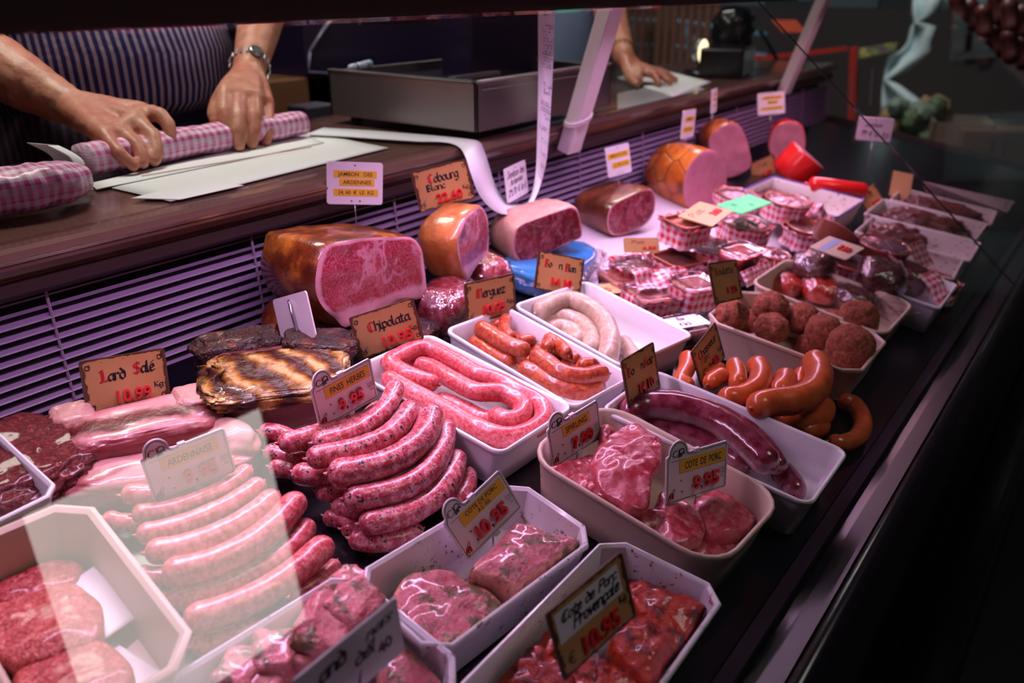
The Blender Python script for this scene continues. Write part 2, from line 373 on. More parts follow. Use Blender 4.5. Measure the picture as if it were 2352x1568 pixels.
def belly_mat(name, cols, rs=.35):
    t = NT(name); s = t.n.new('ShaderNodeSeparateXYZ'); t.l.new(t.tc.outputs['UV'], s.inputs[0])
    z = t.math('ADD', t.math('MULTIPLY_ADD', s.outputs[1], 15.0, .5), t.math('MULTIPLY', t.math('SUBTRACT', t.noise(16, 4, .6), .5), .55))
    z = t.math('ADD', z, t.math('MULTIPLY', t.noise(90, 3), .10))
    k = len(cols); col = t.ramp(t.math('FRACT', z), [(i / k, c) for i, c in enumerate(cols)])
    t.bump(t.noise(55, 4), .5, .003); return t.fin(col, rs, 0, .4)
red1, fat1, red2 = C((104, 28, 32)), C((204, 140, 140)), C((128, 42, 44))
m_belly = belly_mat('layered_pork_belly', [red1, C((84, 20, 26)), C((150, 70, 74)), red2, fat1, C((80, 16, 22)), red1, fat1])
m_belly2 = belly_mat('pale_pork_belly', [C((190, 120, 122)), C((160, 76, 82)), C((206, 150, 150)), C((176, 100, 104))])
m_belly3 = belly_mat('smoked_bacon', [C((190, 130, 140)), C((88, 24, 28)), C((176, 110, 120)), C((200, 150, 150)), C((70, 18, 20)), C((180, 120, 128))])
def ribs_mat():
    t = NT('smoked_rib_top'); w_ = t.N('ShaderNodeTexWave', Vector=t.tc.outputs['Object'], Scale=9.5, Distortion=4.5, Detail=3.0); w_.bands_direction = 'X'
    w_.inputs['Detail Scale'].default_value = 2.2
    n = t.noise(60, 5, .65)
    col = t.ramp(w_.outputs[1], [(.15, C((60, 22, 12))), (.45, C((140, 84, 26))), (.75, C((186, 138, 54))), (.95, C((214, 170, 110)))])
    col = t.mix(t.ramp(n, [(.45, 0.0), (.62, .8)]), col, C((70, 24, 14))); t.bump(t.math('ADD', w_.outputs[1], n), .8, .006)
    return t.fin(col, .3, 0, .5)
m_ribs = ribs_mat()
def charm():
    t = NT('charred_meat'); n = t.noise(45, 6, .7); col = t.ramp(n, [(.35, C((24, 8, 7))), (.52, C((58, 20, 14))), (.68, C((128, 66, 34)))]); t.bump(t.math('ADD', n, t.noise(160, 3)), 1.0, .006); return t.fin(col, .45, 0, .15)
m_char = charm()
def ballm():
    t = NT('breaded_ball'); n = t.noise(150, 5, .75); col = t.ramp(n, [(.3, C((92, 38, 26))), (.5, C((156, 78, 54))), (.7, C((192, 120, 88)))]); t.bump(n, 1.0, .004); return t.fin(col, .85)
m_ball = ballm()
m_pate = meat_mat('dark_pate', C((92, 40, 36)), C((50, 16, 14)), C((130, 74, 66)), 60, .03, .1, .4, .4, grain=160)
m_foil = plain('crumpled_foil_glaze', (.42, .22, .26), .2, metal=.7, var=.6, scale=110, bump=1.0)
m_spread = meat_mat('coarse_spread', C((170, 92, 76)), C((146, 66, 60)), C((196, 136, 116)), 80, .04, .15, .4, .4, grain=200)
m_jelly = meat_mat('red_terrine', C((200, 48, 34)), C((168, 28, 26)), C((210, 96, 80)), 40, .03, .08, .25, .8)
m_clay = plain('terracotta_tub', (.34, .085, .05), .35, coat=.3)

# ------------------------------------------------------------------ the room
def flat(name, lo, hi, mat, label=None, kind='structure'):
    return tag(MB().box(lo, hi).make(name, mat), label, None, None, kind)
flat('floor', (-3, -3, -.02), (9, 5, 0), plain('dark_floor', (.012, .010, .010), .6))
flat('ceiling', (-3, -3, H + 1.75), (5.2, 5, H + 1.8), plain('dark_ceiling_paint', (.03, .025, .025), .8))
def ornate():
    t = NT('ornate_wall_tiles')
    v = t.N('ShaderNodeTexVoronoi', Vector=t.tc.outputs['Object'], Scale=16.0, Randomness=.3).outputs['Distance']
    r = t.math('FRACT', t.math('MULTIPLY', v, 4.5)); m_ = t.ramp(r, [(.42, 0.0), (.5, 1.0), (.62, 1.0), (.7, 0.0)])
    col = t.mix(m_, (.016, .006, .012), (.05, .036, .035)); return t.fin(col, .35, 0, .3)
flat('wall_back', (-3, 1.95, 0), (2.6, 2.0, H + 1.75), ornate())
flat('wall_left', (-3.05, -3, 0), (-3, 2, H + 1.75), plain('wall_paint', (.08, .05, .05), .8))
# unseen glowing panel added above the customer side, shaped so its reflection hazes the front glass
lp = empty('reflection_panel', (1.06, -.76, H + 1.60), 'white square ceiling light panel above the customers side of the counter', 'light')
MB().box((.70, -1.22, H + 1.60), (1.42, -.44, H + 1.606)).make('panel_glow', emis('reflection_glow', (1, .92, .87), 5.2), lp)
MB().box((.66, -1.26, H + 1.606), (1.46, -.40, H + 1.75)).make('frame', m_dark, lp)

# ------------------------------------------------------------------ the display case
case = empty('display_case', (1.1, .45, 0), 'long refrigerated butchers display counter with brown worktop, slatted grille and slanted glass front', 'display case')
X0, X1 = -.9, 2.70
# worktop with rolled front edge
prof = [(.83, -.2225), (.81, -.2205), (.795, -.2205), (.786, -.2225), (.781, -.228), (.781, -.236), (.785, -.243), (.792, -.248), (.797, -.262), (.80, -.27), (.85, -.27), (.85, -.245), (1.19, -.245), (1.19, -.2225)]
def extr(name, prof, x0, x1, mat, parent, smooth=False):
    n = len(prof); v = [V(x0, y, z) for y, z in prof] + [V(x1, y, z) for y, z in prof]
    f = [list(range(n)), list(range(2 * n - 1, n - 1, -1))] + [((i + 1) % n, i, i + n, (i + 1) % n + n) for i in range(n)]
    return build(name, v, f, mat, parent, smooth)
extr('worktop', prof, X0, X1, m_brown, case)
extr('edge_strip', [(.7795, -.2285), (.7815, -.2285), (.7815, -.231), (.7795, -.231)], X0, X1, plain('polished_edge', (.45, .40, .36), .2, metal=.9), case)
extr('under_lip', [(.792, -.250), (.789, -.262), (.797, -.268), (.80, -.262)], X0, X1, m_dark, case)
# grille
gtop, gbot = -.268, -.392
MB().box((X0, .83, H + gbot - .03), (X1, .84, H + gtop)).make('back_panel', m_gap, case)
NS = 11
for i in range(NS):
    z = gtop - .004 - i * (gtop - gbot - .004) / NS
    y = .800 - i * .0010
    if i < 2: pr = [(y, z), (y, z - .0018), (y + .006, z - .0018), (y + .006, z)]
    else: pr = [(y - .001, z), (y, z - .0012), (y + .016, z - .0085), (y + .016, z - .0070)]
    if i >= 2: pr = [(y, z), (y - .0012, z - .0012), (y, z - .002), (y + .013, z - .0012 + .0062), (y + .013, z + .0072)]
    extr('slat', pr, X0, X1, m_slat, case)
for k in range(16):
    x = .345 + (k - 3) * .236
    MB().tube([V(x, .801, gtop), V(x, .790, gbot)], .0016, 6).make('grille_wire', m_wire, case)
# sloping deck, well, front rail
def deckv(x, y, h): z = (-.5 + h + math.sin(TH) * y) / math.cos(TH); return V(x, y, z)
def deckbox(name, x0, x1, y0, y1, h0, h1, mat, parent):
    v = [deckv(x, y, h) for h in (h0, h1) for x, y in ((x0, y0), (x1, y0), (x1, y1), (x0, y1))]
    return build(name, v, [(3, 2, 1, 0), (4, 5, 6, 7), (0, 1, 5, 4), (1, 2, 6, 5), (2, 3, 7, 6), (3, 0, 4, 7)], mat, parent)
deckbox('deck', X0, X1, .165, .80, -.012, 0, plain('black_deck', (.005, .004, .008), .25, coat=.1), case)
deckbox('white_deck_liner', 1.02, 1.62, .45, .785, .0004, .003, plain('white_liner', (.66, .58, .68), .35), case)
extr('rail_inner', [(.150, -.476), (.162, -.474), (.165, -.50), (.150, -.52)], X0, X1, plain('lilac_steel_trim', (.05, .03, .055), .3, metal=.3), case)
extr('rail_step', [(.104, -.470), (.150, -.482), (.150, -.60), (.104, -.60)], X0, X1, m_black, case)
extr('rail_strip', [(.118, -.4700), (.136, -.4748), (.136, -.477), (.118, -.473)], X0, X1, plain('grey_rail_strip', (.010, .009, .012), .35), case)
rp = [(.103, -.600)] + [(.103 - .018 * math.sin(a) * 1.0, -.428 + .014 * math.cos(a)) for a in np.linspace(-.6, 2.4, 12)] + [(.088, -.48), (.088, -.60)]
rp = [(.1045, -.60), (.1045, -.425), (.103, -.417), (.099, -.4135), (.094, -.4145), (.089, -.421), (.086, -.433), (.085, -.50), (.085, -.60)]
extr('rail_cap', rp, X0, X1, plain('black_rail', (.012, .008, .014), .22, coat=.25), case, True)
extr('front_panel', [(.085, -.60), (.150, -.60), (.150, -1.25), (.05, -1.25)], X0, X1, m_black, case)
extr('bumper', [(.03, -.66), (.022, -.672), (.022, -.70), (.03, -.71), (.08, -.71), (.08, -.66)], X0, X1, m_black, case, True)
MB().box((X0, .15, .08), (X1, 1.19, H - .60)).make('case_body', m_dark, case)
extr('end_panel', [(.11, -.60), (.11, -.46), (.16, -.475), (.83, -.365), (.83, -.60)], X1, X1 + .02, m_dark, case)
extr('back_upstand', [(.84, -.245), (.84, -.60), (1.19, -.60), (1.19, -.245)], X0, X1, m_dark, case)
# canopy beam that carries the tubes
extr('canopy_beam', [(.549, -.0289), (.558, -.0289), (.558, .035), (.549, .035)], X0, 2.95, m_dark, case)
extr('canopy_baffle', [(.640, -.012), (.650, -.012), (.650, .035), (.640, .035)], X0, 2.95, m_dark, case)  # added unseen baffle, keeps the tube light off the butcher side
extr('canopy_top', [(.553, .035), (.553, .055), (.72, .055), (.72, .035)], X0, 2.95, m_dark, case)
# slanted glass panes
gy0, gz0 = .102, -.417
def gpane(x0, x1):
    q = [(gy0, gz0), (.545, -.0312)]
    n0 = np.array([-.66, .75]) * .005
    v = []; 
    for x in (x0, x1):
        for y, z in q: v.append(V(x, y, z))
        for y, z in q: v.append(V(x, y + n0[0], z + n0[1]))
    k = len(q); f = []
    for i in range(k - 1):
        f += [(i, i + 1, 2 * k + i + 1, 2 * k + i), (k + i + 1, k + i, 3 * k + i, 3 * k + i + 1)]
    f += [(0, k, k + 1, 1)] + [(i, i + k, i + k + 1, i + 1) for i in range(1, k - 1)]
    f += [(2 * k + i, 2 * k + i + 1, 3 * k + i + 1, 3 * k + i) for i in range(k - 1)]
    f += [(0, 2 * k, 3 * k, k), (k - 1, 2 * k - 1, 4 * k - 1, 3 * k - 1)]
    build('glass_pane', v, f, m_glass, case, False)
gpane(X0, 1.4025); gpane(1.4055, X1)
MB().tube([V(1.404, gy0, gz0 + .002), V(1.404, .215, -.3165), V(1.404, .34, -.2075), V(1.404, .47, -.0940), V(1.404, .545, -.0290)], .0013, 6).make('glass_joint', m_rubber, case)
# two slanting struts from the worktop edge up to the canopy
def strut(b, t_, tie):
    b = np.array(b); t_ = np.array(t_); d = t_ - b; L = np.linalg.norm(d); d /= L; s = np.array([1., 0, 0]); nrm = np.cross(s, d)
    R = np.stack([s, nrm, d], 1)
    o = MB().box((-.020, -.012, 0), (.020, .012, L)).make('strut', m_strut, case, xf=(R, b), bevel=.002)
    for h in (.25, .62, .86):
        MB().tube([R @ np.array((.004, -.0125, L * h)) + b, R @ np.array((.004, -.0118, L * h)) + b], .0028, 10).make('screw_hole', m_ink, o)
    if tie:
        P = [R @ np.array((.026 * math.cos(a), .017 * math.sin(a), .055 + .010 * math.sin(a + 1) + j * .004)) + b for j in range(2) for a in np.linspace(0, 2 * math.pi, 20, endpoint=False)]
        P += [R @ np.array((.03, -.01, .05)) + b, R @ np.array((.058, -.012, .03)) + b]
        MB().tube(P, .0024, 6).make('cable_tie', m_strut, o, True)
strut(V(1.215, .775, -.262), V(1.21, .700, -.03), True)
strut(V(2.23, .772, -.262), V(2.23, .700, -.03), False)
# ------------------------------------------------------------------ lettering
from itertools import chain
GL = {
'a': (.8, [[(.6, .9), (.2, .9), (0, .6), (0, .2), (.2, 0), (.6, .25)], [(.6, 1), (.6, .1), (.78, 0)]]),
'b': (.75, [[(0, 1.6), (0, .1), (.3, 0), (.6, .25), (.6, .8), (.3, 1), (0, .8)]]),
'c': (.65, [[(.55, .85), (.3, 1), (0, .75), (0, .25), (.25, 0), (.6, .15)]]),
'd': (.75, [[(.1, 1.55), (.6, .95), (.6, .2), (.3, 0), (0, .25), (0, .75), (.3, 1), (.6, .8)]]),
'e': (.7, [[(0, .45), (.55, .65), (.4, 1), (.1, .9), (0, .6), (0, .2), (.25, 0), (.6, .2)]]),
'é': (.7, [[(0, .45), (.55, .65), (.4, 1), (.1, .9), (0, .6), (0, .2), (.25, 0), (.6, .2)], [(.2, 1.25), (.5, 1.5)]]),
'g': (.8, [[(.6, .85), (.3, 1), (0, .75), (0, .3), (.3, .1), (.6, .3)], [(.6, 1), (.6, -.2), (.35, -.5), (0, -.35)]]),
'h': (.75, [[(0, 1.6), (0, 0)], [(0, .8), (.35, 1), (.6, .8), (.6, .2), (.45, -.3)]]),
'i': (.35, [[(0, 1), (0, .1), (.18, 0)], [(0, 1.35), (.05, 1.3)]]),
'l': (.4, [[(0, 1.6), (0, .1), (.2, 0)]]),
'm': (1.1, [[(0, 1), (0, 0)], [(0, .8), (.3, 1), (.45, .8), (.45, 0)], [(.45, .8), (.75, 1), (.9, .8), (.9, .1), (1.0, 0)]]),
'n': (.75, [[(0, 1), (0, 0)], [(0, .8), (.35, 1), (.55, .8), (.55, .1), (.7, 0)]]),
'o': (.75, [[(.3, 1), (0, .75), (0, .25), (.3, 0), (.6, .25), (.6, .75), (.3, 1)]]),
'p': (.75, [[(0, 1), (0, -.5)], [(0, .8), (.3, 1), (.6, .75), (.6, .25), (.3, 0), (0, .2)]]),
'r': (.6, [[(0, 1), (0, 0)], [(0, .75), (.3, 1), (.5, .85)]]),
's': (.65, [[(.55, .85), (.3, 1), (0, .8), (.5, .3), (.3, 0), (0, .15)]]),
't': (.6, [[(.15, 1.4), (.15, .15), (.35, 0), (.5, .1)], [(-.08, 1), (.45, 1)]]),
'u': (.8, [[(0, 1), (0, .2), (.25, 0), (.6, .25)], [(.6, 1), (.6, .1), (.78, 0)]]),
'v': (.7, [[(0, 1), (.25, 0), (.6, 1)]]),
'z': (.7, [[(0, 1), (.55, 1), (0, .05), (.6, .05)]]),
'ç': (.65, [[(.55, .85), (.3, 1), (0, .75), (0, .25), (.25, 0), (.6, .15)], [(.3, 0), (.38, -.25), (.15, -.35)]]),
'k': (.7, [[(0, 1.6), (0, 0)], [(.5, 1), (0, .5), (.55, 0)]]),
'C': (1.1, [[(.9, 1.4), (.5, 1.6), (.1, 1.2), (.1, .4), (.45, 0), (.95, .25)], [(.42, 1.45), (.42, .15)]]),
'B': (1.05, [[(.1, 1.6), (.1, 0), (.6, 0), (.9, .4), (.5, .85), (.1, .85)], [(.1, 1.6), (.6, 1.6), (.8, 1.25), (.5, .9)], [(.32, 1.5), (.32, .1)]]),
'M': (1.25, [[(0, .1), (0, 1.4), (.2, 1.6)], [(0, 1.4), (.3, 1.6), (.45, 1.4), (.45, 0)], [(.45, 1.4), (.8, 1.6), (.95, 1.4), (.95, .1), (1.1, 0)], [(.22, 1.4), (.22, .1)]]),
'L': (1.1, [[(.3, 1.6), (.3, .2), (.05, 0), (.9, .1), (1, .3)], [(.1, 1.5), (.5, 1.6)], [(.5, 1.4), (.5, .3)]]),
'S': (1.05, [[(.9, 1.4), (.5, 1.6), (.1, 1.3), (.2, .95), (.8, .7), (.9, .3), (.5, 0), (0, .2)], [(.5, 1.5), (.5, .1)]]),
'N': (1.0, [[(.05, 0), (.05, 1.4), (.2, 1.6)], [(.1, 1.5), (.8, .1)], [(.8, 0), (.8, 1.6)], [(.25, 1.2), (.25, .1)]]),
'K': (.9, [[(.1, 1.6), (.1, 0)], [(.8, 1.6), (.1, .8), (.85, 0)]]),
'P': (.95, [[(.1, 0), (.1, 1.6), (.6, 1.6), (.85, 1.25), (.55, .8), (.1, .8)]]),
'A': (1.0, [[(0, 0), (.4, 1.6), (.85, 0)], [(.2, .6), (.7, .6)]]),
'R': (.95, [[(.1, 0), (.1, 1.6), (.6, 1.6), (.85, 1.25), (.55, .8), (.1, .8)], [(.45, .8), (.9, 0)]]),
'3': (.8, [[(0, 1.2), (.35, 1.4), (.55, 1.1), (.25, .8), (.6, .4), (.3, 0), (0, .2)]]),
'J': (.95, [[(.6, 1.6), (.6, .2), (.35, 0), (.05, .2)], [(.3, 1.6), (.9, 1.6)]]),
'0': (.8, [[(.3, 1.4), (0, 1), (0, .4), (.3, 0), (.6, .4), (.6, 1), (.3, 1.4)]]),
'1': (.5, [[(0, 1.1), (.3, 1.4), (.3, 0)]]),
'2': (.8, [[(0, 1.1), (.3, 1.4), (.6, 1.1), (0, 0), (.65, 0)]]),
'4': (.8, [[(.4, 1.4), (0, .5), (.65, .5)], [(.5, .9), (.5, 0)]]),
'7': (.8, [[(0, 1.4), (.6, 1.4), (.2, 0)]]),
'9': (.8, [[(.6, 1.1), (.3, 1.4), (0, 1.1), (.2, .8), (.6, 1.1), (.45, 0)]]),
'€': (.9, [[(.7, 1.3), (.4, 1.4), (.15, 1), (.15, .4), (.4, 0), (.7, .15)], [(0, .85), (.5, .85)], [(0, .55), (.45, .55)]]),
',': (.3, [[(.1, .1), (0, -.25)]]), '.': (.3, [[(.05, .05), (.1, 0)]]), '/': (.6, [[(0, 0), (.5, 1.5)]]), "'": (.3, [[(.05, 1.5), (0, 1.2)]]),
'-': (.6, [[(0, .5), (.4, .5)]]), ' ': (.55, []),
}
def hull(pts):
    pts = sorted(set((round(x, 7), round(y, 7)) for x, y in pts))
    def half(ps):
        h = []
        for p in ps:
            while len(h) > 1 and (h[-1][0] - h[-2][0]) * (p[1] - h[-2][1]) - (h[-1][1] - h[-2][1]) * (p[0] - h[-2][0]) <= 0: h.pop()
            h.append(p)
        return h
    a, b = half(pts), half(pts[::-1]); return a[:-1] + b[:-1]
def pen(text, x, y, s, nib='gothic', slant=0, sp=0, width=None, rot=0, w=None):
    """strokes of a written line: list of polygons in card coordinates"""
    tot = sum(GL[c][0] for c in text) * s + sp * len(text); kx = 1.0
    if width: kx = width / tot
    if nib == 'gothic':
        a, hw, ht = math.radians(42), (w or .15) * s, .03 * s
        nb = [(math.cos(a) * i - math.sin(a) * j, math.sin(a) * i + math.cos(a) * j) for i, j in ((hw, ht), (-hw, ht), (-hw, -ht), (hw, -ht))]
    else:
        r = (w or .09) * s; nb = [(r * math.cos(a), r * math.sin(a)) for a in np.linspace(0, 2 * math.pi, 8, endpoint=False)]
    out = []; cx = 0
    cr, sr = math.cos(rot), math.sin(rot)
    for c in text:
        wd, st = GL[c]
        for pl in st:
            q = [((cx + (px + slant * py) * s) * kx, py * s) for px, py in pl]
            for p0, p1 in zip(q[:-1], q[1:]):
                h = hull([(p[0] + n[0], p[1] + n[1]) for p in (p0, p1) for n in nb])
                out.append([(x + cr * a_ - sr * b_, y + sr * a_ + cr * b_) for a_, b_ in h])
        cx += wd * s + sp
    return out
def polys(name, pl, mat, parent, R, T, z=.0012, t=.00025):
    mb = MB()
    for p in pl: mb.prism(p, t, z)
    return mb.make(name, mat, parent, xf=(R, T))
_txt = {}
def text_geo(s, ext=0, off=0, bev=0):
    k = (s, ext, off, bev)
    if k not in _txt:
        c = bpy.data.curves.new('t', 'FONT'); c.body = s; c.size = 1; c.extrude = ext; c.offset = off; c.bevel_depth = bev; c.resolution_u = 3
        o = bpy.data.objects.new('t', c); COL.objects.link(o); bpy.context.view_layer.update()
        me = bpy.data.meshes.new_from_object(o.evaluated_get(bpy.context.evaluated_depsgraph_get()))
        v = np.array([q.co[:] for q in me.vertices]); f = [list(p.vertices) for p in me.polygons]
        bpy.data.objects.remove(o); bpy.data.curves.remove(c); bpy.data.meshes.remove(me); _txt[k] = (v, f)
    return _txt[k]
def typed(name, s, x, y, h, mat, parent, R, T, width=None, z=.0014, ext=0.0, off=0.0, depth=0, rot=0, cx=False):
    """typed line, h = capital height, x,y = lower left in card coordinates"""
    v, f = text_geo(s, ext, off); v = v.copy(); k = h / .729
    v[:, 0] -= v[:, 0].min(); wd = v[:, 0].max() * k; kx = k * (width / wd if width else 1)
    v = v * np.array([kx, k, k]); 
    if cx: v[:, 0] -= v[:, 0].max() / 2
    v[:, 2] += z + (ext * k if ext else 0)
    v = v @ rotz(rot).T + np.array([x, y, 0])
    return build(name, v @ np.array(R).T + np.array(T), f, mat, parent)
def rrect(w, h, r, n=5, cx=0, cy=0):
    out = []
    for sx, sy, a0 in ((1, -1, -90), (1, 1, 0), (-1, 1, 90), (-1, -1, 180)):
        for a in np.linspace(a0, a0 + 90, n): out.append((cx + sx * (w / 2 - r) + r * math.cos(math.radians(a)), cy + sy * (h / 2 - r) + r * math.sin(math.radians(a))))
    return out
def frame_line(w, h, r, t_, cx=0, cy=0):
    a = rrect(w, h, r, 5, cx, cy); b = rrect(w - 2 * t_, h - 2 * t_, max(r - t_, .0005), 5, cx, cy)
    return [[a[i], a[(i + 1) % len(a)], b[(i + 1) % len(a)], b[i]] for i in range(len(a))]
TP = {
'jambon':(0.0680,0.0510,[0.712, 0.7622, -0.2266],[0.8142, 0.1363, -0.5644, -0.5732, 0.0342, -0.8187, -0.0923, 0.9901, 0.106]),
'cobourg':(0.0756,0.0521,[0.8233, 0.7165, -0.2431],[0.7767, -0.0606, -0.627, -0.6, 0.2321, -0.7656, 0.1919, 0.9708, 0.1439]),
'hand1':(0.0680,0.0510,[1.0281, 0.7488, -0.2776],[0.9873, -0.0605, 0.1469, 0.1519, 0.0896, -0.9843, 0.0464, 0.9941, 0.0977]),
'white4':(0.0680,0.0510,[1.2967, 0.7248, -0.2847],[0.9936, 0.008, -0.1124, -0.1117, 0.1979, -0.9738, 0.0144, 0.9802, 0.1975]),
'white5':(0.0720,0.0540,[1.5726, 0.7268, -0.2566],[0.9935, 0.0583, 0.0974, 0.0974, 0.0035, -0.9952, -0.0584, 0.9983, -0.0023]),
'white7':(0.0656,0.0492,[1.9791, 0.7113, -0.2578],[0.7048, 0.0727, -0.7056, -0.7059, 0.1707, -0.6875, 0.0705, 0.9826, 0.1716]),
'white8':(0.0680,0.0510,[1.8762, 0.45, -0.2788],[0.248, -0.2739, -0.9292, -0.9686, -0.0876, -0.2326, -0.0177, 0.9577, -0.2871]),
'bblanc':(0.0720,0.0496,[0.8794, 0.5702, -0.3494],[0.8417, 0.3878, -0.3757, -0.4517, 0.1247, -0.8834, -0.2958, 0.9133, 0.2801]),
'merguez':(0.0720,0.0496,[0.7452, 0.5797, -0.3463],[0.9561, 0.0448, -0.2897, -0.2927, 0.0898, -0.952, -0.0166, 0.9949, 0.099]),
'chip':(0.0720,0.0496,[0.5988, 0.6073, -0.3432],[0.8196, -0.1439, -0.5546, -0.5369, 0.1449, -0.8311, 0.2, 0.9789, 0.0415]),
'back':(0.0640,0.0480,[0.5224, 0.6633, -0.3201],[-0.0493, 0.1406, -0.9888, -0.9252, 0.3664, 0.0983, 0.3762, 0.9198, 0.112]),
'lard':(0.0720,0.0496,[0.3483, 0.6895, -0.3326],[0.9477, 0.1103, -0.2995, -0.3125, 0.129, -0.9411, -0.0651, 0.9855, 0.1568]),
'bnoir':(0.0747,0.0515,[0.7286, 0.3674, -0.38],[0.9973, 0.0577, 0.0444, 0.027, 0.2724, -0.9618, -0.0676, 0.9604, 0.2701]),
'chass':(0.0706,0.0487,[0.8633, 0.3502, -0.4007],[0.9789, -0.2036, -0.0198, 0.037, 0.271, -0.9619, 0.2012, 0.9408, 0.2728]),
'boul':(0.0738,0.0508,[0.9634, 0.3778, -0.3436],[0.9826, 0.1832, -0.0306, -0.095, 0.3544, -0.9303, -0.1596, 0.917, 0.3656]),
'ard':(0.0658,0.0434,[0.3141, 0.5481, -0.3532],[0.9452, -0.1115, -0.307, -0.3069, 0.0187, -0.9516, 0.1118, 0.9936, -0.0165]),
'fines':(0.0658,0.0434,[0.4631, 0.5284, -0.3431],[0.9801, -0.1435, -0.1375, -0.1368, 0.015, -0.9905, 0.1442, 0.9895, -0.0049]),
'ail':(0.0639,0.0422,[0.4468, 0.357, -0.3947],[0.9124, -0.3008, -0.2776, -0.1753, 0.3256, -0.9291, 0.3699, 0.8964, 0.2443]),
'spir':(0.0658,0.0434,[0.5988, 0.3665, -0.3921],[0.9596, -0.1439, -0.2417, -0.2311, 0.0861, -0.9691, 0.1602, 0.9858, 0.0493]),
'cote':(0.0700,0.0462,[0.6193, 0.2509, -0.4021],[0.9077, 0.0635, -0.4148, -0.4193, 0.0939, -0.903, -0.0184, 0.9936, 0.1119]),
'prov':(0.0738,0.0508,[0.3805, 0.2148, -0.3762],[0.982, -0.0681, -0.1759, -0.1543, 0.2464, -0.9568, 0.1085, 0.9668, 0.2315]),
'hand2':(0.0720,0.0540,[0.2447, 0.2931, -0.3574],[0.972, -0.2113, -0.1026, -0.1345, -0.1422, -0.9807, 0.1926, 0.967, -0.1666]),
'far1':(0.0648,0.0446,[1.8652, 0.6716, -0.3846],[0.7516, -0.2513, -0.6099, -0.5731, 0.209, -0.7924, 0.3266, 0.9451, 0.0131]),
'far2':(0.0738,0.0508,[1.7995, 0.4154, -0.4061],[0.9733, -0.0418, -0.2259, -0.1572, 0.5957, -0.7877, 0.1675, 0.8021, 0.5732]),
}
m_pin = plain('steel_pin', (.5, .45, .5), .25, metal=.9)
def tagroot(key, label, group):
    w_, h_, T, R = TP[key]; R = np.array(R).reshape(3, 3); u, _, vt = np.linalg.svd(R); R = u @ vt
    T = np.array(T) + UP; base = T - R[:, 1] * h_ / 2
    o = empty('price_tag', base, label, 'price tag', group)
    return o, w_, h_, T, R
def pin(o, w_, h_, T, R, L, x=0, down=True):
    a = T + R @ np.array([x, -h_ / 2 + .004, -.0012]); b = a + (np.array([0, 0, -L]) if down else -R[:, 1] * L)
    MB().tube([a, (a + b) / 2, b], .0008, 6).make('pin', m_pin, o, True)
def gothic_tag(key, label, lines, price, euro=True, kg=True, pinL=.03, faded=False, digits=None):
    o, w, h, T, R = tagroot(key, label, 'parchment style price tags')
    MB().prism(rrect(w, h, .0025), .0016, -.0004).make('card', [m_tan], o, xf=(R, T))
    for i, (txt, x, y, s, wd) in enumerate(lines):
        first, rest = txt[0], txt[1:]
        n = 0; segs = []
        pl = pen(txt, x * w - w / 2, y * h - h / 2, s * h, 'gothic', 0, 0, wd * w if wd else None)
        k = sum(max(0, len(q) - 1) for q in GL[first][1])
        words = txt.split(' '); 
        reds = []; blk = []; idx = 0
        for ci, c in enumerate(txt):
            m = sum(max(0, len(q) - 1) for q in GL[c][1]); part = pl[idx:idx + m]; idx += m
            (reds if c.isupper() and (ci == 0 or txt[ci - 1] in ' .') and not (i == 1 and key == 'cobourg') else blk).extend(part)
        if blk: polys('lettering', blk, m_ink if not faded else plain('worn_ink', (.09, .05, .03), .6), o, R, T)
        if reds: polys('red_initial', reds, m_redink if not faded else m_redfade, o, R, T)
    if euro: typed('euro_sign', '€', (-.42) * w, -.38 * h, .14 * h, m_grey_ink, o, R, T)
    px, py, ps, pw = price[1]
    typed('price_digits', price[0], px * w - w / 2, py * h - h / 2, ps * h, m_red, o, R, T, width=pw * w, ext=.09, off=.02)
    if kg: polys('kg_mark', pen('Kg', .82 * w - w / 2, .30 * h - h / 2, .065 * h, 'gothic', width=.12 * w), m_ink, o, R, T)
    # scrollwork corners
    sw = []
    for cx_, cy_ in ((-.42, .36), (.42, .36), (.42, -.36), (-.42, -.38)):
        P = [(cx_ * w + .018 * w * (1 + i * .12) * math.cos(i * .9), cy_ * h + .03 * h * (1 + i * .12) * math.sin(i * .9)) for i in range(9)]
        for a, b in zip(P[:-1], P[1:]): sw.append(hull([(a[0] + q * .0003, a[1] + r_ * .0003) for q, r_ in ((1, 1), (-1, 1), (1, -1), (-1, -1))] + [(b[0] + q * .0003, b[1] + r_ * .0003) for q, r_ in ((1, 1), (-1, 1), (1, -1), (-1, -1))]))
    tag(polys('scrollwork', sw, m_dark, o, R, T), kind='stuff')
    pin(o, w, h, T, R, pinL); return o
def strip(o, x0, x1, y0, y1, R, T, mat=None, name='yellow_strip'):
    return MB().box((x0, y0, .0012), (x1, y1, .0015)).make(name, mat or m_yellow, o, xf=(R, T))
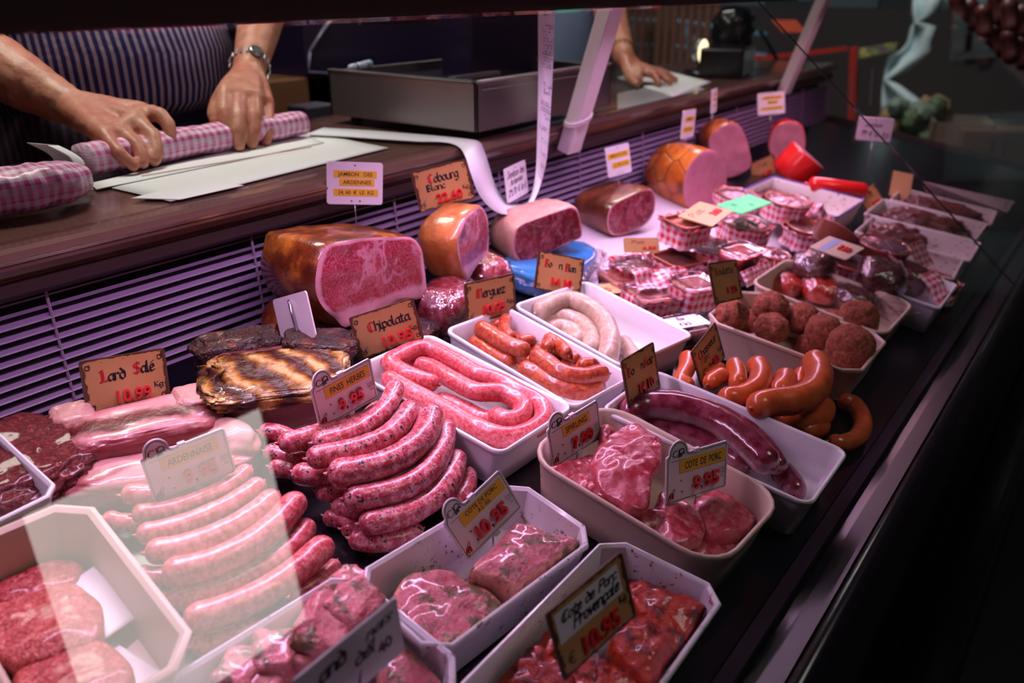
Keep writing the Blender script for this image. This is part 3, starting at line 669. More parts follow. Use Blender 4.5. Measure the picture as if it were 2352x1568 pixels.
def plate_tag(key, label, strips, pinL=.03, holes=True, scrib=None, group='white plastic price tags', scale_mat=None):
    o, w, h, T, R = tagroot(key, label, group)
    MB().prism(rrect(w, h, .0035), .0016, -.0004).make('card', scale_mat or m_card, o, xf=(R, T))
    for (txt, yc, xa, xb, hh) in strips:
        strip(o, (xa - .5) * w, (xb - .5) * w, (yc - hh) * h, (yc + hh) * h, R, T)
        if txt: typed('lettering', txt, ((xa + xb) / 2 - .5) * w, (yc - hh * .52) * h, hh * 1.1 * h, m_ink, o, R, T, width=(xb - xa) * .80 * w, cx=True, z=.0016, off=.012)
    if scrib:
        allp = []
        for (txt, x, y, s, wd, rot) in scrib: allp += pen(txt, x * w, y * h, s * h, 'pen', .25, 0, wd * w, rot)
        polys('handwriting', allp, m_ink, o, R, T)
    if holes:
        for x, y in ((0, .42), (-.06, -.42), (.09, -.42)):
            MB().prism([(x * w + .0011 * math.cos(a), y * h + .0011 * math.sin(a)) for a in np.linspace(0, 6.283, 10, endpoint=False)], .0002, .0012).make('pin_hole', m_ink, o, xf=(R, T))
    pin(o, w, h, T, R, pinL); return o
def meat_tag(key, label, lines, price, pinL=.03, bent=False, twoline=None):
    """printed tag with an arched badge at its upper left"""
    o, w, h, T, R = tagroot(key, label, 'green bordered price tags with an arched badge')
    ra = .15 * w; ax = -w / 2 + ra + .004 * 0 + .003; 
    body = rrect(w, h, .002, 4)
    arch = [(ax + ra * math.cos(a), h / 2 - .002 + (ra * 1.15) * math.sin(a)) for a in np.linspace(0, math.pi, 18)]
    outline = [(w / 2, -h / 2 + .002), (w / 2, h / 2 - .002), (w / 2 - .002, h / 2), (ax + ra + .002, h / 2)] + [(x, y + .003) for x, y in arch] + [(-w / 2, h / 2 - .001), (-w / 2, -h / 2 + .002), (-w / 2 + .002, -h / 2), (w / 2 - .002, -h / 2)]
    MB().prism(outline, .0014, -.0004).make('card', m_card, o, xf=(R, T))
    def line(P, t_):
        out = []
        for a, b in zip(P[:-1], P[1:]): out.append(hull([(p[0] + q * t_, p[1] + r_ * t_) for p in (a, b) for q, r_ in ((1, 1), (-1, 1), (1, -1), (-1, -1))]))
        return out
    i_ = .0019
    bp = [(-w / 2 + i_, h / 2 - i_ - .002)] + [(ax + (ra - i_) * math.cos(a), h / 2 + .0012 + (ra * 1.15 - i_) * math.sin(a)) for a in np.linspace(math.pi, 0, 16)] + [(ax + ra + .0005, h / 2 - i_), (w / 2 - i_, h / 2 - i_), (w / 2 - i_, -h / 2 + i_), (-w / 2 + i_, -h / 2 + i_), (-w / 2 + i_, h / 2 - i_ - .002)]
    polys('border_line', line(bp, .00022), m_green, o, R, T, .0010)
    # badge: ring of letters over a green wedge
    cxb, cyb = ax, h / 2 + .001
    g = line([(cxb - .0035 + .003 * math.cos(a), cyb + .0003 + .003 * math.sin(a)) for a in np.linspace(.8, 5.5, 10)], .0002)
    g += line([(cxb - .0062, cyb + .001), (cxb - .0055, cyb + .002), (cxb - .0068, cyb - .001)], .0002)
    g += line([(cxb + .0002, cyb + .004), (cxb + .0003, cyb - .001), (cxb - .001, cyb - .0015)], .00025)
    g += line([(cxb + .0035 + .0026 * math.cos(a), cyb + .0014 + .0026 * math.sin(a)) for a in np.linspace(0, 6.283, 12)], .0003)
    g += line([(cxb + .0045, cyb + .0005), (cxb + .0065, cyb - .0015)], .0003)
    polys('badge_lettering', g, m_ink, o, R, T, .00115)
    polys('badge_wedge', [[(cxb - .001, cyb - .0042), (cxb + .0042, cyb - .0035), (cxb + .0038, cyb + .0005), (cxb + .0005, cyb - .0012)]], m_green, o, R, T, .0010)
    polys('badge_caption', [[(cxb - .0075 + k * .0011, cyb - .0068), (cxb - .0069 + k * .0011, cyb - .0068), (cxb - .0069 + k * .0011, cyb - .0062), (cxb - .0075 + k * .0011, cyb - .0062)] for k in range(14)], m_grey_ink, o, R, T, .0010)
    # red heraldic lion over a pen line
    lx, ly = -w * .41, -h * .34
    red = line([(lx - .002, ly - .001), (lx - .0015, ly + .002), (lx + .0005, ly + .0026), (lx + .0022, ly + .0015), (lx + .002, ly - .002)], .0006) + line([(lx - .0015, ly), (lx + .002, ly + .0002)], .0008) + line([(lx - .0005, ly + .001), (lx - .0008, ly - .0026)], .00045) + line([(lx + .0009, ly + .001), (lx + .0012, ly - .0028)], .00045)
    polys('lion_mark', red, m_redink, o, R, T, .0010)
    polys('lion_outline', line([(lx - .0025, ly + .001), (lx - .0035, ly - .002), (lx - .0025, ly - .0045), (lx - .001, ly - .003)], .00018) + line([(lx, ly + .003), (lx + .002, ly + .0055), (lx + .0036, ly + .0062), (lx + .0036, ly + .004), (lx + .0022, ly + .0025)], .00018), m_ink, o, R, T, .0010)
    strip(o, lines[1] * w, lines[2] * w, .10 * h, .38 * h, R, T)
    if twoline:
        for s_, yy in zip(twoline, (.25, .125)): typed('lettering', s_, (lines[1] + lines[2]) / 2 * w, yy * h, .10 * h, m_ink, o, R, T, width=(.56 if yy > .2 else .22) * w, cx=True, z=.0016, off=.012)
    else: typed('lettering', lines[0], (lines[1] + lines[2]) / 2 * w, .165 * h, .15 * h, m_ink, o, R, T, width=(lines[2] - lines[1]) * .78 * w, cx=True, z=.0016, off=.012)
    for s_, x, wd in price: typed('price_digits', s_, x * w, -.30 * h, .27 * h, m_red, o, R, T, width=wd * w, ext=.08, off=.03)
    typed('comma', ',', (price[0][1] + price[0][2]) * w + .001, -.33 * h, .27 * h, m_ink, o, R, T)
    typed('currency_mark', '€URO', .36 * w, -.10 * h, .075 * h, m_grey_ink, o, R, T, width=.11 * w)
    typed('currency_mark', 'KG', .395 * w, -.245 * h, .075 * h, m_grey_ink, o, R, T, width=.05 * w)
    polys('currency_rule', [[(.36 * w, -.14 * h), (.475 * w, -.14 * h), (.475 * w, -.13 * h), (.36 * w, -.13 * h)]], m_grey_ink, o, R, T, .0010)
    for x, y in ((-.26, -.06), (-.24, -.30)):
        MB().prism([(x * w + .0009 * math.cos(a), y * h + .0009 * math.sin(a)) for a in np.linspace(0, 6.283, 10, endpoint=False)], .0006, .0009).make('peg_hole', m_grey_ink, o, xf=(R, T))
    for x, y in ((.02, -.5), (-.02, .5)):
        MB().box((x * w - .003, y * h - .0018, -.001), (x * w + .003, y * h + .0018, .0028)).make('clip', m_card, o, xf=(R, T), bevel=.0005)
    pin(o, w, h, T, R, pinL, .02 * w); return o

gothic_tag('lard', 'parchment tag reading Lard Sale 10.99, stuck in the raw pork belly at far left', [('Lard', .20, .56, .13, .31), ('Salé', .60, .61, .13, .26)], ('10.99', (.37, .14, .23, .40)), euro=False, pinL=.02)
gothic_tag('chip', 'parchment tag reading Chipolata 10.95, leaning over the chipolata tray', [('Chipolata', .22, .54, .14, .66)], ('10.95', (.38, .14, .23, .46)), pinL=.02)
gothic_tag('merguez', 'parchment tag reading Merguez 10.95, in front of the merguez tray', [('Merguez', .22, .58, .14, .58)], ('10.95', (.32, .17, .22, .44)), pinL=.02)
gothic_tag('cobourg', 'parchment tag reading Cobourg Blanc 22.60, above the small ham wedge', [('Cobourg', .26, .62, .14, .55), ('Blanc', .20, .44, .10, .34)], ('22.60', (.33, .13, .22, .46)), pinL=.055)
gothic_tag('bblanc', 'worn parchment tag reading Boudin Blanc 14.10, behind the white pudding tray', [('Bo', .16, .62, .12, .16), ('n', .47, .62, .12, .08), ('Blan', .60, .60, .12, .24)], ('14 10', (.33, .18, .20, .44)), euro=False, pinL=.03, kg=False)
gothic_tag('bnoir', 'worn parchment tag reading Boudin Noir 14.10, at the back of the black pudding tray', [('Bo', .10, .60, .11, .22), ('n', .52, .60, .11, .09), ('Noir', .62, .60, .12, .30)], ('14.10', (.34, .16, .20, .44)), euro=False, pinL=.03, kg=False)
gothic_tag('chass', 'parchment tag reading Chasseur Porc 1.80, standing among the orange smoked sausages', [('Chasseur', .16, .62, .12, .72), ('Porc', .20, .44, .10, .32)], ('1.80', (.42, .14, .20, .32)), euro=False, pinL=.03)
gothic_tag('boul', 'dark worn parchment tag reading Boulette 1.25, behind the breaded meatballs', [('Boulette', .16, .68, .11, .66)], ('1 25', (.46, .20, .16, .36)), euro=False, kg=False, pinL=.03, faded=True)
gothic_tag('far1', 'small parchment tag leaning by the red sausage, far behind the gingham tubs', [('Pat', .3, .6, .12, .4)], ('4 20', (.4, .14, .2, .4)), euro=False, kg=False, pinL=.03, faded=True)
gothic_tag('far2', 'small tilted parchment tag with red digits beside the far trays of dark paste', [('Pat', .3, .6, .12, .4)], ('8 50', (.4, .2, .2, .4)), euro=False, kg=False, pinL=.03, faded=True)
plate_tag('jambon', 'white tag reading Jambon des Ardennes in yellow strips, pinned in the biggest ham', [('JAMBON   DES', .215, .12, .89, .085), ('ARDENNES', .025, .22, .85, .085), ('24, 60  €  LE  KG', -.215, .12, .92, .085)], pinL=.05)
plate_tag('hand1', 'small white handwritten tag behind the loop of the till receipt', [], pinL=.05, scrib=[('Jambon des', -.44, .18, .12, .86, 0), ('Ardennes', -.30, -.06, .11, .6, .05), ('29,70 € le k', -.42, -.34, .13, .86, .03)])
plate_tag('white4', 'white tag with two yellow strips, left of the big netted cooked ham', [('JAMBON DU FOUR', .18, .05, .95, .10), ('21, 90 € LE KG', -.14, .20, .95, .10)], pinL=.05)
plate_tag('white5', 'narrow looking white tag with two yellow strips, above the netted cooked ham', [('JAMBON', .18, .20, .90, .10), ('19, 90 € KG', -.18, .10, .90, .10)], pinL=.05)
plate_tag('white7', 'white tag with three yellow strips, below the foot of the far strut', [('JAMBON CUIT', .26, .15, .92, .08), ('MAISON', .05, .35, .75, .08), ('17, 50 € LE KG', -.22, .10, .95, .08)], pinL=.07)
plate_tag('white8', 'white handwritten tag standing high at the far right of the case beyond the glass joint', [], pinL=.09, scrib=[('Jambon', -.3, .10, .12, .5, 0), ('19 € le kg', -.38, -.28, .15, .8, -.03)])
# slim tag seen from its edge, beyond the worktop edge
TP['white6'] = (.060, .045, [1.62, .735, -.212], TP['white5'][3])
TP['white6'] = (.050, .048, [1.722, .742, -.2285], list((np.array([[.98, .0, .2], [.2, .05, -.98], [-.01, .998, .05]])).ravel()))
plate_tag('white6', 'small white tag with three short yellow strips, high beside the worktop edge', [('A', .26, .3, .8, .07), ('B', .06, .3, .8, .07), ('C', -.20, .3, .8, .07)], pinL=.07)
# blank tag shown from the back with a moulded wire holder
o, w_, h_, T, R = tagroot('back', 'blank grey tag seen from behind with a wire holder, over the smoked ribs', 'white plastic price tags')
MB().prism(rrect(w_, h_, .0035), .0016, -.0004).make('card', m_card, o, xf=(R, T))
MB().tube([R @ np.array(p) + T for p in ((-.002, .018, .0015), (.003, .015, .0042), (.0055, .002, .0055), (.005, -.012, .0045), (.003, -.021, .0015))], .0016, 8).make('wire_holder', m_pin, o, True)
for x, y in ((-.002, .019), (-.004, -.021), (.004, -.021)): MB().prism([(x + .0012 * math.cos(a), y + .0012 * math.sin(a)) for a in np.linspace(0, 6.283, 10, endpoint=False)], .0003, .0011).make('pin_hole', m_ink, o, xf=(R, T))
pin(o, w_, h_, T, R, .03)
meat_tag('fines', 'arched badge tag reading Fines Herbes 9,95, standing in the herb flecked sausages', ('FINES  HERBES', -.31, .44), (('9', -.14, .09), ('95', .04, .22)))
meat_tag('ard', 'arched badge tag reading Ardennaise 9,95, standing in the pale sausages under the glass glare', ('ARDENNAISE', -.31, .38), (('9', -.10, .10), ('95', .08, .22)))
meat_tag('ail', 'arched badge tag reading Cote de Porc a l ail, over the herb marinated chops', ('', -.30, .44), (('10', -.21, .21), ('95', .07, .24)), twoline=('COTE DE PORC', "A L' AIL"))
meat_tag('spir', 'arched badge tag reading Spirling, at the back of the beige raw chop tray', ('SPIRLING', -.23, .30), (('7', -.09, .10), ('99', .08, .23)))
meat_tag('cote', 'arched badge tag reading Cote de Porc 9,95, in the beige tray of raw chops', ('COTE  DE  PORC', -.29, .47), (('9', -.07, .11), ('95', .10, .24)))
# brown framed handwritten tag in the red marinade tray
o, w_, h_, T, R = tagroot('prov', 'brown tag handwritten Cote de Porc Provencale, in the tray of red marinated chops', 'parchment style price tags')
MB().prism(rrect(w_, h_, .0025), .0016, -.0004).make('card', m_tan, o, xf=(R, T))
MB().box((-w_ * .43, -h_ * .02, .0012), (w_ * .40, h_ * .40, .0015)).make('paper_strip', m_card, o, xf=(R, T))
polys('handwriting', pen('Cote de Porc', -.38 * w_, .23 * h_, .085 * h_, 'pen', .3, 0, .74 * w_, 0, .13) + pen('Provençale', -.26 * w_, .05 * h_, .10 * h_, 'pen', .3, 0, .62 * w_, .0, .13), m_ink, o, R, T, .0016)
typed('euro_sign', '€', -.40 * w_, -.38 * h_, .17 * h_, m_ink, o, R, T)
typed('price_digits', '10.95', -.20 * w_, -.38 * h_, .25 * h_, m_red, o, R, T, width=.48 * w_, ext=.05, off=.02)
polys('kg_mark', pen('Kg', .33 * w_, -.16 * h_, .07 * h_, 'gothic', width=.10 * w_), m_ink, o, R, T)
pin(o, w_, h_, T, R, .03)
o, w_, h_, T, R = tagroot('hand2', 'large white handwritten tag leaning over the marinated pork cubes, bottom of the photo', 'white plastic price tags')
MB().prism(rrect(w_, h_, .003), .0016, -.0004).make('card', m_card, o, xf=(R, T))
polys('handwriting', pen('l', -.44 * w_, .02 * h_, .11 * h_, 'pen', .3, w=.12) + pen('and', -.30 * w_, .12 * h_, .15 * h_, 'pen', .3, 0, .26 * w_, .1, .12) + pen('nais', .16 * w_, .20 * h_, .10 * h_, 'pen', .4, 0, .26 * w_, .1, .11) + pen("dél", .02 * w_, -.08 * h_, .13 * h_, 'pen', .3, 0, .22 * w_, .1, .1) + pen('40', .26 * w_, -.20 * h_, .12 * h_, 'pen', .1, 0, .14 * w_, .1, .12) + pen('i', .02 * w_, -.38 * h_, .13 * h_, 'pen', .3, w=.1), m_ink, o, R, T)
pin(o, w_, h_, T, R, .03)
# ------------------------------------------------------------------ trays
TRAYF = {}
def tray(key, px, mat, label, rim=.05, kind='rect', r=.012, depth=.048, rw=.0035, wy=None, extra=None, taper=.006):
    P = [dk(x, y, rim) for x, y in px]
    if len(P) == 3: P.append(P[0] + P[2] - P[1])
    if wy: # P0 and P3 given: the side edge; width across from wy
        a = P[1] - P[0]; d = np.cross(a, NN); d /= np.linalg.norm(d); d = d * (1 if d[1] < 0 else -1); P = [P[0], P[0] + d * wy, P[1] + d * wy, P[1]]
    u = (P[1] - P[0] + P[2] - P[3]) / 2; v = (P[3] - P[0] + P[2] - P[1]) / 2; c = sum(P) / 4
    lu, lv = np.linalg.norm(u), np.linalg.norm(v); u /= lu; v /= lv
    k = (u @ v) / 2 * .5; u, v = u - v * k, v - u * k; u /= np.linalg.norm(u); v /= np.linalg.norm(v)
    n = 2 if kind == 'oct' else 6
    def loop(o, z):
        q = rrect(lu - 2 * o, lv - 2 * o, max(r - o * .5, .003), n)
        return np.array([c + u * a + v * b + NN * z for a, b in q])
    rings = [loop(rw + taper + .012, -depth + .004), loop(rw + taper, -depth + .006), loop(rw + taper * .5, -depth * .5), loop(rw + .0008, -.002), loop(rw * .6, .0003), loop(rw * .25, 0), loop(0, -.0012), loop(.0002, -.0045), loop(.002, -.006), loop(.0026, -.008), loop(.0026 + taper * .6, -depth * .6), loop(.0026 + taper, -depth + .001), loop(.0045 + taper, -depth)]
    o = loft('tray', rings[::-1] if np.cross(u, v) @ NN > 0 else rings[::-1], mat, None, True, True, True)
    bm = bmesh.new(); bm.from_mesh(o.data); bmesh.ops.recalc_face_normals(bm, faces=bm.faces); bm.to_mesh(o.data); bm.free()
    m_ = o.modifiers.new('es', 'EDGE_SPLIT') if n == 2 else None
    if m_: m_.split_angle = math.radians(38)
    tag(o, label, 'tray', 'food trays on the deck'); TRAYF[key] = (c, u, v, lu, lv); return o
tray('chip', [(985, 765), (1322, 932), (1150, 1042)], m_tray, 'white tray holding the coiled chipolata sausage')
tray('merg', [(1180, 697), (1440, 868), (1337, 932), (1004, 760)], m_tray, 'white tray holding the merguez sausages')
tray('blanc', [(1345, 648), (1597, 762), (1430, 850), (1180, 693)], m_tray, 'white tray holding the coiled white pudding')
tray('noir', [(1505, 856), (1950, 1024), (1868, 1172), (1372, 930)], m_tray, 'long white tray holding the black pudding, far corner empty', r=.014)
tray('cote', [(1405, 915), (1792, 1140), (1672, 1312), (1182, 1038)], m_beige, 'beige round cornered tray of raw pork chops', kind='round', r=.036, rim=.054, depth=.052)
tray('ail', [(1180, 1090), (1380, 1232), (1000, 1512), (806, 1330)], m_tray_herb, 'white tray smeared with herbs holding two herb marinated chops', kind='oct', r=.016)
tray('prov', [(1405, 1232), (1690, 1362), (1000, 1605)][:2] + [(0, 0)], m_tray_sauce, '', kind='oct') if 0 else None
P0, P1, P3 = dk(1405, 1232, .05), dk(1690, 1362, .05), dk(1030, 1578, .05)
def tray3(key, a, b, d, **k):
    global dk
    od = dk; L = {0: a, 1: b, 2: b + d - a, 3: d}
    dk = lambda x, y, h=0: L[x]; o = tray(key, [(0, 0), (1, 0), (2, 0), (3, 0)], **k); dk = od; return o
tray3('prov', P0, P1, P0 + (P3 - P0) * 1.12, mat=m_tray_sauce, label='white tray stained with red sauce holding the red marinated chops', kind='oct', r=.016)
a_, d_ = dk(800, 1300, .05), dk(432, 1525, .05)
xv = (d_ - a_); xv = xv / np.linalg.norm(xv); yv = np.cross(NN, xv); yv = yv if yv[1] < 0 else -yv
tray3('cube', a_, a_ + yv * .125, a_ + xv * .19, mat=m_tray_herb, label='white tray of marinated pork cubes at the bottom edge of the photo', kind='oct', r=.016)
b2 = a_ + xv * .200 + yv * .010
tray3('small', b2, b2 + yv * .12, b2 + xv * .12, mat=m_tray, label='white tray corner left of the pork cubes at the bottom edge', kind='oct', r=.016)
tray('beige', [(-150, 1275), (199, 1122), (460, 1494)], m_beige, 'large beige tray of raw burger patties at lower left', kind='oct', r=.020, rim=.062, depth=.058, rw=.006)
tray('left', [(-60, 925), (128, 1126), (-130, 1262)], m_tray, 'white tray of dark minced beef at the left edge', kind='oct', r=.010, rim=.055)
tray('ball', [(1712, 662), (2052, 772), (1968, 862), (1612, 727)], m_beige, 'beige octagonal tray of breaded meatballs', kind='oct', r=.020, rim=.055, depth=.05)
tray('jars', [(1800, 585), (2110, 700), (2025, 768), (1735, 652)], m_beige, 'beige rounded tray of film wrapped terrines behind the meatballs', kind='round', r=.022, rim=.055)
tray('ging', [(2060, 605), (2199, 652), (2163, 710), (2010, 655)], m_tray, 'white tray with gingham covered tubs at the front right', r=.008)
tray('t1', [(1990, 540), (2222, 593), (2185, 633), (1930, 580)], m_tray_dirty, 'stained white tray of dark paste, nearest of the far trays', r=.006, rim=.045)
tray('t2', [(2010, 497), (2263, 558), (2221, 592), (1955, 534)], m_tray_dirty, 'stained white tray of dark paste, second of the far trays', r=.006, rim=.045)
tray('t3', [(2036, 460), (2277, 512), (2234, 546), (1975, 490)], m_tray_dirty, 'white tray heaped with coarse dark paste, third of the far trays', r=.006, rim=.045)
tray('t4', [(2075, 430), (2294, 486), (2277, 511), (2036, 460)], m_tray_dirty, 'white tray of dark paste, farthest along the deck', r=.006, rim=.045)
m_bluerim = plain('blue_rim_enamel', (.12, .08, .38), .35)
tray('blue', [(1778, 412), (1998, 458), (1912, 498), (1690, 440)], m_tray_dirty, 'blue edged enamel tray behind the foil topped tubs', r=.006, rim=.05)
c, u, v, lu, lv = TRAYF['blue']; q = np.array([c + u * a + v * b + NN * .0012 for a, b in rrect(lu - .001, lv - .001, .006, 5)])
MB().tube(np.vstack([q, q[:1]]), .0018, 6).make('blue_edge', m_bluerim, bpy.data.objects['tray.%03d' % (len(TRAYF) - 1)], True)
# the far white board that leans over the last tray
P = [dk(2120, 416, .07), dk(2332, 462, .07), dk(2314, 488, .045), dk(2130, 440, .045)]
mb = MB(); mb.add([p for p in P] + [p + np.array([.004, .004, -.003]) for p in P], [(0, 1, 2, 3), (7, 6, 5, 4), (0, 4, 5, 1), (1, 5, 6, 2), (2, 6, 7, 3), (3, 7, 4, 0)])
tag(mb.make('board', m_tray_dirty), 'stained white board leaning behind the farthest tray', 'board')

# ------------------------------------------------------------------ sausages
def clamp(P, key, mg):
    c, u, v, lu, lv = TRAYF[key]; out = []
    ui = np.linalg.inv(np.stack([u, v, NN], 1))
    for p in P:
        a, b, h = ui @ (p - c); la, lb = lu / 2 - .010 - mg, lv / 2 - .010 - mg
        a = max(-la, min(la, a)); b = max(-lb, min(lb, b)); out.append(c + u * a + v * b + NN * max(h, -.040 + mg * .9))
    return np.array(out)
def cap_profile(P, r, n=44, taper=1.0):
    P = smooth_path(P, 160); L = np.concatenate([[0], np.cumsum(np.linalg.norm(np.diff(P, axis=0), axis=1))]); tot = L[-1]
    r = min(r, tot * .49); e = [r * (1 - math.cos(t)) for t in np.linspace(.12, math.pi / 2, 7)]
    s = np.array([0] + e + list(np.linspace(r, tot - r, n)[1:-1]) + [tot - x for x in e[::-1]] + [tot])
    rr = np.array([r * .05] + [r * math.sin(t) ** .85 for t in np.linspace(.12, math.pi / 2, 7)] + [r] * (n - 2) + [r * math.sin(t) ** .85 for t in np.linspace(.12, math.pi / 2, 7)][::-1] + [r * .05])
    Q = np.stack([np.interp(s, L, P[:, i]) for i in range(3)], 1); return Q, rr
def sausage(pts, r, mat, label, group, n=40, seed=0, amp=.05, knot=True, name='sausage', cat='sausage', tk=None):
    if tk: pts = clamp(pts, tk, r * .35)
    Q, rr = cap_profile(pts, r, n)
    k = 18; rr = rr * (1 + .05 * np.array([nz(q, 22, seed) for q in Q]))
    v, f = tube_geo(Q, rr, k, True)
    c0 = np.repeat(Q, k, 0); d = v - c0; m = np.array([1 + amp * nz(p, 75, seed) + amp * .5 * nz(p, 190, seed + 5) for p in v]); v = c0 + d * m[:, None]
    if knot:
        t0 = Q[0] - Q[3]; t0 /= np.linalg.norm(t0) + 1e-9; t1 = Q[-1] - Q[-4]; t1 /= np.linalg.norm(t1) + 1e-9
        for q, t in ((Q[0], t0), (Q[-1], t1)):
            kv, kf = tube_geo(np.array([q - t * .002, q + t * .0015, q + t * .003 + np.array([0, 0, .0012])]), [r * .28, r * .14, r * .05], 6); b = len(v); v = np.vstack([v, kv]); f = f + [[i + b for i in q2] for q2 in kf]
    return tag(build(name, v, f, mat, None, True), label, cat, group)
def crop(pts, s, ox, oy): return [(ox + x / s, oy + y / s) for x, y in pts]
def path(pts, h):
    hs = [h] * len(pts) if np.isscalar(h) else np.interp(np.linspace(0, 1, len(pts)), np.linspace(0, 1, len(h)), h)
    return [dk(x, y, hh) for (x, y), hh in zip(pts, hs)]
G1 = 'herb flecked sausages in the pile'
FH = [
 ([(90, 755), (200, 765), (300, 800), (420, 790)], .036, 17, 'herb flecked sausage at the back left of its pile with a pale end'),
 ([(205, 830), (330, 810), (470, 770), (610, 735), (740, 690), (830, 610)], .048, 21, 'herb flecked sausage just below the Fines Herbes tag'),
 ([(410, 830), (560, 800), (700, 745), (820, 655), (885, 560), (915, 475)], .060, 20, 'topmost herb flecked sausage with its right end nearest the chipolata'),
 ([(375, 925), (520, 900), (700, 855), (850, 795), (960, 690), (1010, 600)], .062, 22, 'herb flecked sausage, second from the top of its pile'),
 ([(500, 1015), (660, 1000), (850, 955), (1000, 870), (1095, 760), (1130, 620)], .060, 27, 'thickest herb flecked sausage in the middle of its pile'),
 ([(595, 1165), (750, 1150), (950, 1100), (1090, 1010), (1180, 880), (1215, 715)], .046, 24, 'long herb flecked sausage below the thickest one'),
 ([(690, 1315), (850, 1290), (1020, 1235), (1155, 1140), (1245, 1020), (1285, 895)], .032, 23, 'lowest long herb flecked sausage above the tray edge'),
 ([(630, 1400), (780, 1425), (930, 1405), (1070, 1345)], .014, 19, 'herb flecked sausage lying lowest against the tray edge'),
 ([(1345, 990), (1345, 1080), (1300, 1160), (1230, 1230)], .016, 18, 'herb flecked sausage end standing beside the badge tag of the garlic chops'),
 ([(290, 1000), (390, 1020), (560, 1010)], .036, 22, 'herb flecked sausage end on the left under the thickest one'),
 ([(120, 875), (230, 900), (340, 930), (480, 950)], .026, 18, 'herb flecked sausage end on the left, below the back left one'),
 ([(150, 970), (260, 985), (360, 1000)], .018, 20, 'grey looking herb flecked sausage end beside the glare'),
 ([(430, 1110), (540, 1130), (660, 1140)], .022, 19, 'dark herb flecked sausage end under the pile, left of centre'),
 ([(530, 1200), (640, 1230), (760, 1240)], .018, 19, 'dark herb flecked sausage end, third from the bottom'),
 ([(480, 1265), (570, 1290), (690, 1300)], .010, 16, 'dark herb flecked sausage end, second from the bottom'),
 ([(585, 1345), (680, 1350), (760, 1360)], .010, 16, 'dark herb flecked sausage end at the very bottom of the pile'),
 ([(600, 860), (700, 830), (800, 780), (850, 720)], .040, 18, 'herb flecked sausage mostly buried below the topmost two')]
for i, (p, h, r, lb) in enumerate(FH): sausage(path(crop(p, 2.614, 560, 700), h), r * .00046, m_fines, lb, G1, seed=i, amp=.06)
G2 = 'pale coarse sausages in the pile'
AR = [
 ([(640, 790), (800, 740), (900, 700), (985, 620)], .026, 17, 'pale coarse sausage behind the Ardennaise tag, only its right end showing'),
 ([(545, 872), (700, 850), (850, 800), (960, 745), (1035, 675)], .040, 19, 'pale coarse sausage just below the Ardennaise tag'),
 ([(565, 955), (720, 925), (880, 865), (1000, 800), (1090, 735)], .046, 20, 'pale coarse sausage, second below the Ardennaise tag'),
 ([(600, 1030), (760, 1005), (920, 945), (1050, 870), (1150, 785)], .048, 23, 'pale coarse sausage, third below the Ardennaise tag'),
 ([(670, 1115), (830, 1085), (980, 1025), (1110, 940), (1200, 850), (1240, 795)], .046, 26, 'coarse pink sausage in the middle of its pile, half under the glare'),
 ([(700, 1215), (860, 1190), (1020, 1120), (1150, 1050), (1240, 970), (1280, 900)], .030, 22, 'coarse pink sausage tucked below the middle one'),
 ([(760, 1310), (900, 1275), (1050, 1215), (1200, 1125), (1310, 1030), (1365, 980)], .034, 26, 'long coarse pink sausage nearest the viewer'),
 ([(1200, 1210), (1300, 1160), (1370, 1100), (1395, 1065)], .010, 17, 'coarse sausage end lying low beside the pork cube tray'),
 ([(790, 1420), (950, 1380), (1080, 1320)], .010, 19, 'coarse sausage at the bottom between the beige and cube trays'),
 ([(500, 790), (560, 785), (640, 785), (720, 780)], .028, 20, 'tan sausage end at the back left of the pale pile'),
 ([(430, 880), (500, 900), (600, 900)], .014, 18, 'coarse sausage end behind the corner of the beige tray'),
 ([(560, 1110), (640, 1130), (760, 1120)], .016, 20, 'pale sausage buried next to the beige tray'),
 ([(650, 1230), (740, 1230), (860, 1210)], .012, 18, 'pale sausage buried low next to the beige tray')]
for i, (p, h, r, lb) in enumerate(AR): sausage(path(crop(p, 1.806, 0, 700), h), r * .00041, m_arden, lb, G2, seed=30 + i, amp=.05)
c2 = lambda p: crop(p, 2.614, 560, 700)
# one long chipolata laid in loops, and its other strands
sausage(path(c2([(1170, 480), (1080, 455), (960, 410), (880, 350), (880, 290), (980, 255), (1110, 265), (1250, 330), (1400, 415), (1550, 465), (1700, 510), (1790, 590), (1795, 690), (1710, 775), (1560, 790), (1400, 735), (1250, 650), (1100, 570), (950, 490), (840, 425)]), [.040, .045, .048, .046, .044, .040, .038, .036, .040]), .0100, m_chip, tk='chip', label='outer loops of pink chipolata coiled around its tray', group='chipolata strands in the white tray', n=150, amp=.04, name='chipolata')
sausage(path(c2([(1000, 350), (1120, 375), (1250, 450), (1400, 520), (1560, 530), (1670, 600), (1660, 670), (1580, 690), (1480, 650)]), [.034, .040, .042, .040, .036]), .0100, m_chip, tk='chip', label='inner loop of pink chipolata curling inside the outer one', group='chipolata strands in the white tray', n=80, seed=3, amp=.04, name='chipolata')
sausage(path(c2([(1150, 560), (1300, 620), (1450, 690), (1600, 700), (1690, 640)]), .020), .0100, m_chip, tk='chip', label='lower strand of chipolata in the shade under the loops', group='chipolata strands in the white tray', n=60, seed=4, name='chipolata')
sausage(path(c2([(1230, 720), (1350, 790), (1480, 840), (1600, 830), (1700, 790)]), .018), .0100, m_chip, tk='chip', label='lowest strand of chipolata along the front wall of its tray', group='chipolata strands in the white tray', n=60, seed=5, name='chipolata')
c3 = lambda p: crop(p, 3.136, 1000, 600)
